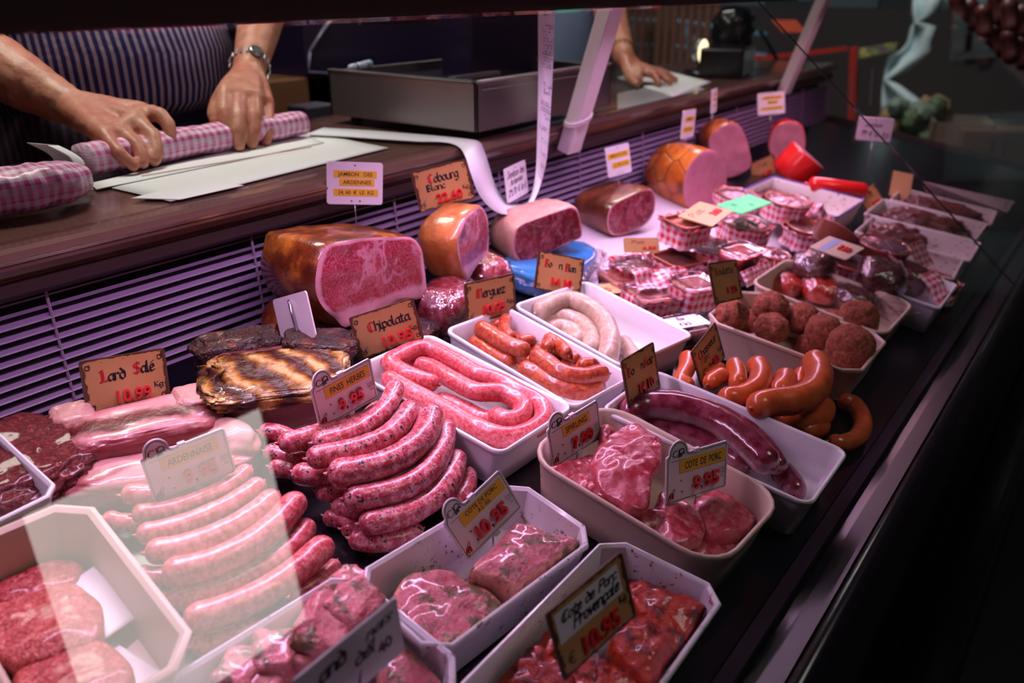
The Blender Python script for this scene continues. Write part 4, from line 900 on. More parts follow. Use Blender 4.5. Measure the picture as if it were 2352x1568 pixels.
MG = [
 ([(295, 465), (400, 525), (520, 600), (680, 655)], .048, 48, 'merguez lying highest at the back, under the Merguez tag'),
 ([(265, 555), (350, 625), (450, 690), (580, 740)], .032, 44, 'merguez along the left wall of its tray'),
 ([(600, 755), (720, 805), (850, 880), (1000, 935), (1120, 920), (1180, 885)], .034, 46, 'merguez along the left front, bent up at its end'),
 ([(700, 660), (800, 730), (920, 810), (1060, 835), (1160, 815), (1250, 810)], .046, 48, 'merguez on top in the middle of its tray'),
 ([(1020, 755), (1150, 735), (1290, 690)], .044, 38, 'merguez end pointing to the right above the middle one'),
 ([(800, 640), (820, 560), (880, 535), (940, 570), (960, 680)], .046, 36, 'merguez folded into a tight loop'),
 ([(965, 575), (1010, 630), (1070, 700)], .040, 32, 'thin merguez standing beside the tight loop'),
 ([(590, 570), (700, 570), (810, 535)], .034, 34, 'dark merguez behind the loop'),
 ([(520, 400), (500, 450), (500, 500), (560, 560)], .044, 34, 'merguez hanging down from behind the tag'),
 ([(430, 420), (430, 470)], .040, 28, 'short merguez end just behind the tag'),
 ([(1230, 880), (1300, 800), (1320, 740)], .026, 34, 'merguez end by the front right corner of its tray'),
 ([(560, 480), (620, 540), (700, 620)], .024, 32, 'merguez in the shade between the loop and the left ones'),
 ([(700, 590), (800, 650), (900, 720), (1010, 770)], .022, 40, 'merguez lying low under the tight loop'),
 ([(460, 600), (560, 640), (680, 720), (800, 780)], .020, 42, 'merguez lying low along the middle of its tray'),
 ([(1050, 650), (1120, 700), (1200, 730)], .030, 34, 'merguez end between the loop and the right wall')]
for i, (p, h, r, lb) in enumerate(MG): sausage(path(c3(p), h), r * .00022, m_merg, lb, 'merguez in the white tray', tk='merg', seed=60 + i, amp=.07, name='merguez')
# white pudding coil
sausage(path(c3([(640, 330), (720, 300), (850, 270), (980, 280), (1110, 330), (1210, 420), (1260, 540), (1250, 650), (1210, 740)]), [.036, .042, .044, .040, .034]), .0125, m_bblanc, tk='blanc', label='outer ring of white pudding arching across its tray', group='white pudding rings', n=80, amp=.02, name='white_pudding')
sausage(path(c3([(760, 420), (860, 400), (980, 420), (1080, 470), (1130, 560), (1120, 650)]), .026), .0125, m_bblanc, tk='blanc', label='inner ring of white pudding in the shade of the outer one', group='white pudding rings', n=60, amp=.02, seed=2, name='white_pudding')
sausage(path(c3([(800, 500), (900, 480), (1000, 520), (1040, 600)]), .018), .0125, m_bblanc, tk='blanc', label='innermost end of the white pudding', group='white pudding rings', n=40, amp=.02, seed=3, name='white_pudding')
sausage(path(c3([(1340, 560), (1380, 620), (1420, 680), (1440, 740)]), .018), .0105, m_bblanc, tk='blanc', label='white pudding end lying toward the front right of its tray', group='white pudding rings', n=40, amp=.02, seed=4, name='white_pudding')
c4 = lambda p: crop(p, 2.614, 1350, 650)
sausage(path(c4([(200, 800), (330, 740), (480, 740), (640, 775), (790, 840), (920, 930), (1030, 1030), (1110, 1120)]), [.036, .044, .046, .040]), .0155, m_bnoir, tk='noir', label='long glossy black pudding bent over the top of its tray', group='black puddings in the long tray', n=80, amp=.03, name='black_pudding')
sausage(path(c4([(370, 700), (520, 700), (700, 750), (850, 820), (1000, 920), (1110, 1040), (1150, 1130)]), [.038, .040, .036, .032]), .011, m_bnoir, tk='noir', label='thin black pudding strand behind the long one', group='black puddings in the long tray', n=70, amp=.03, seed=2, name='black_pudding')
sausage(path(c4([(330, 850), (520, 880), (700, 950), (860, 1040), (980, 1120)]), .020), .0150, m_bnoir, tk='noir', label='black pudding lying low in the shade of the long one', group='black puddings in the long tray', n=60, amp=.03, seed=3, name='black_pudding')
sausage(path(c4([(1120, 1100), (1180, 1150), (1230, 1220), (1240, 1280)]), .016), .0125, m_bnoir, tk='noir', label='black pudding end nearest the front wall of its tray', group='black puddings in the long tray', n=40, amp=.03, seed=4, name='black_pudding')
CV = [
 ([(600, 430), (595, 510), (560, 590), (640, 620)], .040, 42, 'orange smoked sausage left of the Chasseur tag'),
 ([(870, 470), (900, 540), (900, 620)], .050, 44, 'orange smoked sausage standing behind its neighbour, right of the tag'),
 ([(1000, 470), (1040, 545), (1010, 630), (910, 680), (790, 690)], .046, 56, 'orange smoked sausage curled with its end up, second right of the tag'),
 ([(1190, 545), (1180, 610), (1130, 670)], .046, 56, 'orange smoked sausage stub behind the biggest one'),
 ([(1350, 440), (1390, 540), (1360, 640), (1250, 700), (1110, 715), (980, 750)], .056, 66, 'biggest orange smoked sausage with its end raised'),
 ([(1290, 520), (1270, 570), (1260, 640)], .040, 34, 'thin orange sausage behind the raised end'),
 ([(1120, 800), (1260, 825), (1390, 800), (1420, 720)], .020, 58, 'orange smoked sausage lying under the biggest one'),
 ([(1500, 700), (1600, 730), (1650, 820), (1630, 910), (1540, 960), (1440, 950)], .012, 44, 'orange smoked sausage curved in the shade by the front rail'),
 ([(720, 610), (770, 570), (830, 545)], .044, 42, 'dark end of an orange sausage half hidden by the tag'),
 ([(700, 560), (780, 520), (800, 500)], .034, 36, 'orange sausage end directly behind the tag'),
 ([(1250, 880), (1350, 880), (1420, 840)], .012, 50, 'orange sausage at the bottom of the smoked pile')]
for i, (p, h, r, lb) in enumerate(CV): sausage(path(c4(p), h), r * .000235, m_cerv, lb, 'orange smoked sausages beside the black pudding', seed=90 + i, amp=.02, name='smoked_sausage')

# ------------------------------------------------------------------ hams and joints
def onpl(px, py, p0, nf): d = ray(px, py); p = p0 - UP; return d * ((nf @ p) / (nf @ d)) + UP
def facing(p0, deg):
    d = (np.array(p0) - UP)[:2]; d /= np.linalg.norm(d); r = np.array([d[1], -d[0]]); a = math.radians(deg)
    n = -d * math.cos(a) + r * math.sin(a); return np.array([n[0], n[1], .02])
def ham(pts, p0, nf, D, mr, mf, label, name='ham', cat='ham', sc_=(1.0, 1.035, 1.05, 1.04, .98, .82, .4), ts=(0, .04, .2, .5, .8, .95, 1.02), seed=0, amp=.02):
    p0 = np.array(p0)
    nf = facing(p0, nf); nf /= np.linalg.norm(nf); D = np.array([-nf[0], -nf[1], 0]) * min(D, (.785 - p0[1]) / max(.05, -nf[1])) if np.isscalar(D) else D
    q = np.array([onpl(x, y, p0, nf) for x, y in pts]); q = smooth_path(q, 72, True); c = q.mean(0)
    root = empty(name, (c[0], c[1], q[:, 2].min()), label, cat)
    rings = []
    for s, t in zip(sc_, ts):
        rg = c + (q - c) * s + D * t
        rg = rg + np.array([(p - c) * amp * nz(p, 24, seed) * 3 * min(1, t * 6) for p in rg]); rings.append(rg)
    o = loft('rind', rings, mr, root, True, False, True)
    fr, rad = [], []
    nb = nf * .0006
    for k in (1, .96, .88, .75, .6, .45, .3, .15, .02):
        rg = c + (q - c) * k; rg = rg + nf[None, :] * (np.array([nz(p, 40, seed + 2) for p in rg]) * .0018 * (1 if k < 1 else 0))[:, None] + nb * (1 if k < 1 else 0); fr.append(rg); rad += [k] * len(rg)
    loft('cut_face', fr, mf, root, True, False, True, rad=rad); return root
ch = lambda p: crop(p, 2.94, 600, 350)
c5 = lambda p: crop(p, 2.236, 1300, 250)
ham(ch([(440, 630), (560, 600), (700, 578), (900, 572), (1020, 578), (1080, 650), (1100, 760), (1112, 870), (1115, 960), (1060, 990), (940, 1000), (840, 1060), (740, 1110), (640, 1150), (560, 1180), (500, 1120), (430, 1060), (380, 980), (365, 880), (380, 760), (408, 680)]),
    ay(760, 730, .655), 40, .118, m_rind, m_ham_face, 'biggest smoked ham with a pink marbled cut face and pale fat below', seed=1)
ham(ch([(1330, 560), (1370, 450), (1440, 385), (1488, 368), (1528, 460), (1535, 640), (1510, 700), (1440, 790), (1390, 865), (1350, 780), (1325, 650)]),
    dk(1078, 640, .052), 66, .060, m_rind_p, m_ham_face, 'narrow ham wedge with an orange rind, right of the biggest ham', seed=2)
ham(ch([(1700, 620), (1720, 525), (1780, 475), (1900, 430), (2040, 380), (2110, 372), (2150, 430), (2165, 560), (2100, 600), (1990, 650), (1900, 700), (1800, 735), (1740, 740), (1710, 700)]),
    dk(1230, 590, .040), 30, .085, m_parma, m_ham_dark, 'pale fat covered ham with a dark red cut face on the blue pack', seed=3)
ham(c5([(212, 580), (235, 500), (330, 445), (420, 412), (455, 440), (452, 530), (400, 600), (310, 640), (235, 645)]),
    dk(1430, 535, .010), 42, .11, m_rind_d, m_ham_dark, 'small dark ham between the pale ham and the netted cooked ham', seed=4)
ham(c5([(720, 212), (795, 240), (825, 330), (812, 430), (760, 500), (690, 522), (625, 500), (605, 430), (612, 340), (655, 260)]),
    dk(1600, 478, .004), 42, .15, m_rind_o, m_cooked, 'big orange netted cooked ham with a plain pink cut face', seed=5, sc_=(1, 1.02, 1.04, 1.05, .98, .8, .35))
bpy.data.objects['rind.004'].data.materials[0] = rind('netted_rind', C((110, 46, 20)), C((206, 104, 34)), C((224, 140, 56)), 22, 20)
ham(c5([(780, 105), (850, 72), (908, 110), (938, 200), (950, 285), (900, 330), (830, 352), (770, 335), (745, 250), (735, 160)]),
    dk(1690, 410, .004), 22, .1, m_rind_o, m_cooked, 'second cooked ham, upright behind the netted one', seed=6)
ham([(1785, 290), (1815, 279), (1840, 290), (1849, 320), (1846, 360), (1830, 372), (1790, 372), (1768, 345), (1772, 310)],
    dk(1810, 374, .004), 10, .06, m_red_wax, m_cooked, 'dim pink meat loaf farthest along the back, above the cut red sausage', seed=7)  # faint pink reflection built as a solid loaf
# red casing sausages
def roll(a, b, r, label, cut=False):
    a, b = np.array(a), np.array(b); d = (b - a) / np.linalg.norm(b - a)
    root = empty('red_sausage', a, label, 'sausage')
    Q = np.array([a - d * .004, a, a + d * .004, (a + b) / 2, b - d * .004, b, b + d * (.004 if not cut else 0)])
    v, f = tube_geo(Q, np.array([r * .5, r * .85, r, r, r, r * (.9 if not cut else 1), r * (.6 if not cut else .99)]), 28, True); build('casing', v, f, m_red_wax, root, True)
    if cut:
        v, f = tube_geo(np.array([b - d * .001, b + d * .0015]), r * .94, 28, True); build('cut_face', v, f, m_cooked, root)
    else:
        for p, s in ((a, -1), (b, 1)):
            v, f = tube_geo(np.array([p + d * s * .002, p + d * s * .008, p + d * s * .012]), [r * .35, r * .15, r * .3], 12, True); build('tied_end', v, f, m_red_wax, root, True)
A = dk(1806, 408, .030); ax = np.array([.28, -.55, .78]); ax /= np.linalg.norm(ax)
roll(A, A + ax * .062, .044, 'cut end of a thick red casing sausage showing its pink face', True)
roll(dk(1862, 424, .052), dk(1985, 440, .052), .017, 'whole bright red casing sausage lying on the blue edged tray')
# blue vacuum pack and wrapped joints
v, f = blob_geo(dk(1262, 610, .018), (.085, .058, .020), R=DECKR @ rotz(.25), power=.45, amp=.10, sc_=2.2, seed=4, amp2=.04)
bp_ = tag(build('vacuum_pack', v, f, m_blue_film, None, True), 'blue vacuum pack under the pale fat covered ham', 'pack')
v, f = blob_geo(dk(1268, 612, .018), (.093, .062, .010), R=DECKR @ rotz(.25), power=.3, amp=.12, sc_=5, seed=8)
build('clear_edge', v, f, m_wrapclear, bp_, True)
def wrapped(c, rad, R, mat, label, power=.7, seed=0, name='wrapped_meat', cat='meat'):
    root = empty(name, (c[0], c[1], c[2] - rad[2]), label, cat)
    v, f = blob_geo(c, rad, R=R, power=power, amp=.10, sc_=1.8, seed=seed); build('meat', v, f, mat, root, True)
    v, f = blob_geo(c, np.array(rad) * 1.06, R=R, power=power, amp=.12, sc_=2.2, seed=seed, amp2=.05); build('clear_film', v, f, m_wrapclear, root, True); return root
wrapped(dk(1030, 705, .032), (.045, .034, .032), DECKR @ rotz(.3), m_ham_dark, 'film wrapped raw ham below the narrow wedge, right of the biggest ham', seed=2)
wrapped(dk(1105, 620, .030), (.034, .040, .022), DECKR @ rotz(-.2), m_neck, 'film wrapped pink joint between the narrow wedge and the blue pack', seed=5)
tag(blob('cured_ham', dk(775, 790, .022), (.055, .040, .028), m_char, R=DECKR @ rotz(.3), power=.7, amp=.12, sc_=2, seed=3), 'very dark smoked joint that the biggest ham rests on', 'meat')
tag(blob('cured_ham', dk(700, 740, .030), (.050, .035, .034), m_rind, R=DECKR @ rotz(.1), power=.7, amp=.12, sc_=2, seed=9), 'brown smoked joint behind the blank tag, left under the biggest ham', 'meat')
def bar(a, b, w_, t_, mat, name, label, cat='meat', power=.45, seed=0, amp=.10, sc_=2.2, amp2=.02, parent=None):
    a, b = np.array(a), np.array(b); d = b - a; L = np.linalg.norm(d); d /= L; y = np.cross(NN, d); y /= np.linalg.norm(y); z = np.cross(d, y)
    R = np.stack([d, y, z], 1); v, f = blob_geo((a + b) / 2, (L / 2, w_ / 2, t_ / 2), R=R, k=5, power=power, amp=amp, sc_=sc_, seed=seed, amp2=amp2)
    lc = (v - (a + b) / 2) @ R; uv = np.stack([lc[:, 0], lc[:, 1] * .75 + lc[:, 2] * .65], 1)
    o = build(name, v, f, mat, parent, True, uv=uv); return tag(o, label, cat) if parent is None else o
bar(dk(150, 1034, .032), dk(500, 952, .036), .062, .038, m_belly, 'pork_belly', 'raw salted pork belly slab with red and white layers under the Lard Sale tag', seed=1)
bar(dk(110, 1095, .018), dk(575, 1010, .018), .095, .034, m_belly2, 'pork_belly', 'pale pork belly slab under the layered one, partly in the glare', seed=2)
bar(dk(118, 1000, .030), dk(225, 968, .034), .035, .040, m_parma, 'pork_belly', 'rolled pale pork piece behind the left end of the layered belly', seed=3)
bar(dk(400, 922, .050), dk(492, 905, .050), .036, .014, m_parma, 'pork_belly', 'white fat flap on top of the right end of the layered belly', seed=4)
bar(dk(70, 1060, .020), dk(215, 1050, .022), .07, .040, rind('greenish_skin', C((44, 30, 22)), C((96, 70, 48)), C((170, 120, 100))), 'pork_skin', 'dark greenish brown pork skin piece beside the beef tray', seed=5)
blob_c = dk(535, 1012, .030)
tag(blob('pork_knuckle', blob_c, (.022, .026, .018), m_parma, R=DECKR, amp=.2, sc_=2, seed=4), 'pale round pork piece behind the top right of the Ardennaise tag', 'meat')
o = bar(dk(470, 905, .034), dk(800, 862, .036), .100, .044, m_belly3, 'smoked_ribs', 'smoked rib slab with golden ridged top, left of the blank tag', seed=6)
bar(dk(462, 888, .056), dk(800, 846, .060), .088, .016, m_ribs, 'rib_top', None, parent=o, seed=7, amp=.16, amp2=.10, sc_=3)
bar(dk(455, 830, .040), dk(640, 790, .044), .045, .040, m_char, 'smoked_meat', 'charred dark smoked meat behind the ribs at left', seed=8, amp=.22)
bar(dk(650, 790, .060), dk(815, 800, .056), .045, .026, m_char, 'smoked_meat', 'shiny black crusted smoked meat just right of the ribs', seed=11, amp=.15)
bar(dk(590, 985, .012), dk(760, 940, .014), .06, .026, m_belly3, 'smoked_bacon', 'dark smoked bacon slab below the ribs, left of the Fines Herbes tag', seed=9)
bar(dk(880, 800, .02), dk(985, 745, .02), .05, .03, m_char, 'smoked_meat', 'dark smoked piece hidden behind the Chipolata tag', seed=12)

# ------------------------------------------------------------------ slabs: chops, patties, cubes
def slab(pts, h, th_, mat, label, name='pork_chop', cat='meat', group=None, seed=0, dome=.004, lump=.004, tk=None, ntilt=(0, 0)):
    q = np.array([dk(x, y, h) for x, y in pts])
    if tk: q = clamp(q, tk, .002)
    q = smooth_path(q, 80, True); c = q.mean(0)
    tl = lambda p: NN * ((p - c) @ EX * ntilt[0] + (p - c) @ ED * ntilt[1])
    rings, rad = [], []
    for k, z in ((.10, -th_), (.7, -th_), (.95, -th_), (1.0, -th_ * .85), (1.03, -th_ * .5), (1.02, -th_ * .15), (.985, -.0004), (.95, .0008), (.87, .0016), (.76, .0022), (.64, .003), (.52, .0034), (.4, .004), (.28, .004), (.15, .004), (.03, .004)):
        rg = c + (q - c) * k + NN * (z * (1 if z < 0 else dome / .004))
        rg = np.array([p + tl(p) + NN * (lump * nz(p, 38, seed) + lump * .4 * nz(p, 110, seed + 1)) * (1 if z > -.001 else .3) + (p - c) * .05 * nz(p, 60, seed + 4) * (1 if z < 0 else 0) for p in rg])
        rings.append(rg); rad += [k if z > -.004 else 1.0] * len(rg)
    return tag(loft(name, rings, mat, None, True, True, True, rad=rad), label, cat, group)
cA = lambda p: crop(p, 2.94, 400, 1050); cB = lambda p: crop(p, 2.76, 1000, 1000); cC = lambda p: crop(p, 3.92, 1180, 900)
slab(cA([(1480, 920), (1560, 820), (1700, 765), (1800, 740), (1900, 765), (2010, 850), (2110, 900), (2200, 960), (2265, 1045), (2100, 1150), (1900, 1275), (1790, 1330), (1660, 1280), (1560, 1170), (1500, 1040)]), .033, .022, m_chop, 'herb marinated chop in the front half of its tray', seed=1, group='herb marinated chops', tk='ail')
slab(cB([(230, 835), (330, 735), (440, 610), (520, 560), (700, 600), (955, 650), (880, 765), (760, 870), (620, 945), (500, 955), (380, 900), (270, 870)]), .044, .024, m_chop, 'herb marinated chop under the badge tag, at the back of its tray', seed=2, group='herb marinated chops', tk='ail')
sl = lambda p, h, lb, s, **k: slab(cC(p), h, .014, m_neck, lb, seed=s, group='raw pork chops in the beige tray', lump=.006, tk='cote', **k)
sl([(1460, 1395), (1700, 1290), (1995, 1335), (1890, 1450), (1600, 1490)], .022, 'smooth raw pork chop at the front corner of the beige tray', 5)
sl([(260, 700), (400, 670), (560, 600), (760, 560), (810, 700), (835, 950), (700, 955), (560, 850), (420, 790)], .040, 'ragged raw pork chop under the Spirling tag', 2)
sl([(960, 1100), (1060, 1030), (1250, 1040), (1330, 900), (1500, 950), (1650, 1060), (1710, 1280), (1480, 1380), (1260, 1290), (1090, 1190)], .036, 'raw pork chop in the front middle of the beige tray', 3)
sl([(1620, 1000), (1700, 900), (1860, 850), (2050, 920), (2170, 1130), (1980, 1290), (1740, 1290), (1650, 1150)], .032, 'raw pork chop at the right end of the beige tray', 4)
sl([(700, 640), (790, 460), (930, 340), (1110, 262), (1210, 290), (1330, 440), (1330, 620), (1240, 780), (1220, 980), (1050, 1060), (860, 1000), (790, 820)], .056, 'largest raw pork chop with white veins, draped at the back of the beige tray', 1)
sl([(780, 320), (860, 330), (920, 380), (850, 470), (790, 440)], .050, 'small corner of a raw chop behind the largest one', 8)
sl([(600, 900), (700, 820), (830, 860), (890, 960), (780, 985)], .046, 'bright red ragged end of a raw chop in the beige tray', 9)
pv = lambda p, h, lb, s: slab(cB(p), h, .018, m_prov, lb, seed=s, group='red marinated chops', lump=.007, dome=.005, tk='prov')
pv([(1225, 900), (1380, 830), (1480, 860), (1600, 950), (1775, 1040), (1765, 1180), (1690, 1300), (1500, 1260), (1320, 1130), (1240, 1010)], .034, 'red marinated chop at the back right of its tray', 1)
pv([(1110, 1300), (1250, 1150), (1400, 1190), (1690, 1330), (1620, 1500), (1420, 1600), (1250, 1480)], .034, 'orange red marinated chop in the front right of its tray', 2)
pv([(610, 1120), (700, 1000), (850, 920), (980, 980), (1000, 1150), (860, 1330), (700, 1400), (620, 1270)], .032, 'red marinated chop behind the handwritten tag', 3)
pv([(400, 1568), (470, 1390), (620, 1330), (780, 1420), (900, 1560), (760, 1700), (520, 1720)], .034, 'red marinated chop at the bottom left of its tray', 4)
pv([(790, 900), (860, 860), (960, 890), (960, 980), (850, 1020), (790, 980)], .040, 'small red marinated chop end left of the tag top', 5)
pv([(860, 1500), (1000, 1420), (1250, 1480), (1350, 1600), (1200, 1740), (950, 1720)], .026, 'dark red marinated chop under the foot of the tag', 6)
# cubes
def cube_meat(cx, cy, h, r, lb, s, rz=0, rx=0, mat=None):
    v, f = blob_geo(dk(cx, cy, h), r, R=DECKR @ rotz(rz) @ rotx(rx), k=5, power=.42, amp=.16, sc_=2.0, seed=s, amp2=.03)
    tag(build('pork_cube', v, f, mat or m_cube, None, True), lb, 'meat', 'marinated pork cubes')
cube_meat(745, 1455, .040, (.026, .020, .018), 'largest marinated pork cube, left above the white tag', 1, .5, .3)
cube_meat(805, 1400, .046, (.022, .016, .013), 'dark topped marinated cube resting on the largest one', 2, .2, .2)
cube_meat(790, 1362, .030, (.020, .014, .012), 'plain pink pork cube at the back of the cube tray', 3, .1)
cube_meat(630, 1520, .036, (.018, .016, .014), 'marinated pork cube left of the largest one', 4, .7)
cube_meat(690, 1510, .034, (.016, .016, .014), 'herb coated pork cube between the largest and the left one', 5, .2)
cube_meat(548, 1560, .034, (.018, .014, .014), 'pink pork cube nearest the left end of its tray', 6, .4)
cube_meat(860, 1450, .026, (.020, .018, .014), 'pork cube behind the top of the white tag', 7, .4)
cube_meat(600, 1590, .030, (.020, .018, .014), 'pork cube at the bottom edge of the photo', 8, .4)
slab([(880, 1470), (940, 1440), (990, 1470), (1035, 1540), (1010, 1600), (930, 1620), (870, 1560)], .036, .02, m_chop, 'herb marinated piece at the right end of the cube tray', name='pork_cube', group='marinated pork cubes', seed=8, tk='cube')
# patties on paper
ca = lambda p: crop(p, 1.806, 0, 700)
slab(ca([(-60, 1180), (60, 1110), (180, 1070), (290, 1068), (345, 1110), (300, 1180), (150, 1240), (-40, 1260)]), .020, .012, m_mince, 'round minced burger patty at the back of the beige tray', name='burger_patty', group='burger patties', tk='beige', seed=1, lump=.002)
slab(ca([(-100, 1290), (60, 1220), (250, 1150), (330, 1165), (400, 1230), (430, 1330), (400, 1400), (260, 1450), (100, 1490), (-80, 1480)]), .034, .014, m_mince, 'largest minced burger patty on top in the beige tray', name='burger_patty', group='burger patties', tk='beige', seed=2, lump=.002)
slab(ca([(60, 1540), (200, 1450), (370, 1390), (480, 1420), (545, 1510), (520, 1600), (350, 1700), (120, 1700)]), .032, .014, m_mince, 'minced burger patty nearest the viewer in the beige tray', name='burger_patty', group='burger patties', tk='beige', seed=3, lump=.002)
def sheet(name, pts, h, mat, label, cat='paper', dk_=True, wav=.0008, t_=.0006, seed=0, fn=None):
    q = [fn(x, y) if fn else dk(x, y, h) for x, y in pts]; n = 14; v = []
    for i in range(n + 1):
        for j in range(n + 1):
            a, b = i / n, j / n; p = (q[0] * (1 - a) + q[1] * a) * (1 - b) + (q[3] * (1 - a) + q[2] * a) * b
            v.append(p + (NN if not fn else np.array([0, 0, 1])) * (wav * nz(p, 30, seed) * (1 if wav else 0)))
    k = n + 1; f = [(i * k + j, (i + 1) * k + j, (i + 1) * k + j + 1, i * k + j + 1) for i in range(n) for j in range(n)]
    uv = [(i / n, j / n) for i in range(k) for j in range(k)]
    o = build(name, v, f, mat, None, True, uv=uv); m_ = o.modifiers.new('solid', 'SOLIDIFY'); m_.thickness = t_; return tag(o, label, cat)
sheet('paper_sheet', ca([(225, 1200), (390, 1085), (580, 1290), (400, 1410)]), .0225, m_paper, 'translucent white paper square between the burger patties')
sheet('paper_sheet', ca([(420, 1440), (480, 1400), (670, 1530), (560, 1600)]), .013, m_paper, 'white paper under the nearest burger patty')
# dark mince heap at the left edge
v, f = blob_geo(dk(0, 1085, .030), (.075, .06, .022), R=DECKR, k=5, power=.8, amp=.2, sc_=2.5, seed=3, amp2=.07)
tag(build('minced_beef', v, f, m_dmince, None, True), 'heap of dark minced beef in the tray at the left edge', 'meat')
# breaded balls
BL = [(1680, 725, 38, .052, 'breaded meatball at the left end of its tray'), (1770, 706, 38, .050, 'breaded meatball at the back, second from the left'), (1772, 753, 37, .036, 'breaded meatball at the front, second from the left'),
      (1841, 731, 37, .040, 'breaded meatball in the middle with a pale fleck'), (1891, 760, 38, .044, 'breaded meatball right of the middle one'), (1971, 733, 43, .052, 'breaded meatball at the back right corner'),
      (1953, 798, 51, .050, 'largest breaded meatball at the front right'), (1855, 795, 30, .014, 'breaded meatball low in the shade at the front'), (1910, 745, 34, .03, 'breaded meatball hidden behind the right ones'), (1725, 740, 30, .016, 'breaded meatball in the shade between the left ones')]
for i, (x, y, r, h, lb) in enumerate(BL):
    p = dk(x, y, h); rr = r * np.linalg.norm(p - UP) / F
    tag(blob('meatball', p, (rr, rr, rr * .96), m_ball, k=5, amp=.10, sc_=2.2, seed=i, amp2=.05), lb, 'meatball', 'breaded meatballs')

# ------------------------------------------------------------------ gingham tubs
def even(q, n=64):
    q = np.array(list(q) + [q[0]]); L = np.concatenate([[0], np.cumsum(np.linalg.norm(np.diff(q, axis=0), axis=1))]); t_ = np.linspace(0, L[-1], n, endpoint=False)
    return list(zip(np.interp(t_, L, q[:, 0]), np.interp(t_, L, q[:, 1])))
def tubring(c, R, a, b, r, z, n=6, wav=0, seed=0, rnd=False):
    q = [(a / 2 * math.cos(t), b / 2 * math.sin(t)) for t in np.linspace(0, 2 * math.pi, 48, endpoint=False)] if rnd else even(rrect(a, b, r, 12))
    out = []
    for i, (x, y) in enumerate(q):
        s = 1 + wav * noise.noise(Vector((x * 90 + seed, y * 90, z * 60))) ; out.append(np.array([x * s, y * s, z + wav * .02 * noise.noise(Vector((x * 120, y * 120, seed)))]))
    return np.array(out) @ np.array(R).T + c
def tub(px, py, h, a, b, rot, label, content='spread', cloth=True, rnd=False, tilt=(0, 0), ht=.034, seed=0, film=False, drop=.0, flare=.25, clothm=None, body=None):
    c = dk(px, py, h); R = DECKR @ rotz(rot) @ rotx(tilt[0]) @ roty(tilt[1])
    root = empty('tub', c - R[:, 2] * ht, label, 'tub', 'gingham wrapped tubs of terrine')
    K = dict(rnd=rnd, seed=seed)
    rings = [tubring(c, R, a * .80, b * .80, .008, -ht, **K), tubring(c, R, a * .97, b * .97, .010, -.003, **K), tubring(c, R, a * 1.06, b * 1.06, .012, -.002, **K), tubring(c, R, a * 1.06, b * 1.06, .012, 0, **K), tubring(c, R, a * 1.02, b * 1.02, .011, .0008, **K), tubring(c, R, a * .95, b * .95, .010, -.002, **K)]
    loft('cup', rings, body or m_tubclear if not rnd else (body or m_clay), root, True, True, False)
    mt = {'spread': m_spread, 'jelly': m_jelly, 'pate': m_pate, 'foil': m_foil, 'clay': m_clay}[content]
    lv = -.006 if content != 'foil' else -.001
    rg = []; 
    for k in (1, .85, .6, .35, .1):
        q = tubring(c, R, a * .93 * k, b * .93 * k, .010 * k + .0005, lv, **K)
        amp = .0045 if content == 'foil' else .0015
        rg.append(np.array([p + R[:, 2] * (amp * nz(p, 90, seed) * (0 if k == 1 else 1) + (.004 if content == 'foil' else .001) * (1 - k)) for p in q]))
    loft('filling', [tubring(c, R, a * .80, b * .80, .008, -ht + .002, **K)] + rg, mt, root, True, True, True)
    if film or content in ('jelly', 'spread'):
        rg = [tubring(c, R, a * k, b * k, .011 * k + .0005, z, **K) for k, z in ((1.03, .0012), (.9, .0016), (.86, .0002), (.5, 0), (.05, 0))]
        loft('clear_lid', rg, m_wrapclear if rnd else m_tubclear, root, True, False, True)
    if cloth:
        W = .16
        rings = [tubring(c, R, a * (1.0 + flare * .2), b * (1 + flare * .2), .012, -ht * .98, wav=W * .6, **K), tubring(c, R, a * (1.06), b * 1.06, .012, -ht * .7, wav=W * .6, **K), tubring(c, R, a * 1.10, b * 1.10, .012, -ht * .4, wav=W, **K), tubring(c, R, a * 1.12, b * 1.12, .012, -ht * .15, wav=W, **K), tubring(c, R, a * (1.10 + flare * .3), b * (1.10 + flare * .3), .012, -ht * .05, wav=W * 1.6, **K)]
        n_ = len(rings[0]); per = int(round((a + b) * 2 / .0115))
        o = loft('gingham_wrap', rings, gingham('red_gingham_%d' % per, (.68, .015, .035), (.80, .66, .76), per, 3) if per not in _gm else _gm[per], root, True, uvs=(1, 1)); _gm[per] = o.data.materials[0]
    return root, c, R
_gm = {}
r1, cT1, RT1 = tub(1580, 505, .092, .066, .050, -.25, 'gingham wrapped tub with a flat parchment tag lying on it', 'clay', seed=1, ht=.036, flare=.6, body=m_clay)
tub(1560, 590, .046, .070, .056, -.25, 'gingham wrapped tub directly under the one carrying the flat tag', 'pate', seed=2, ht=.038, body=m_clay)
tub(1703, 572, .070, .070, .048, -.18, 'clear lidded tub of bright red terrine in the middle of the gingham tubs', 'jelly', cloth=False, seed=3, ht=.026)
tub(1700, 590, .040, .072, .052, -.15, 'gingham tub under the clear lidded red terrine', 'pate', seed=17, ht=.036)
tub(1597, 645, .052, .062, .050, -.35, 'clear lidded gingham tub left of the Boulette tag', 'spread', seed=4, ht=.036)
tub(1497, 668, .038, .064, .052, -.45, 'clear lidded gingham tub behind the corner of the white pudding tray', 'spread', seed=5, ht=.034)
tub(1432, 628, .034, .064, .060, -.40, 'wide clear lidded tub nearest the blue pack', 'spread', cloth=False, seed=6, ht=.028)
r7, c7, R7 = tub(1388, 668, .024, .058, .044, -.40, 'clear tub with a tan label seen through its lid', 'spread', cloth=False, seed=7, ht=.022)
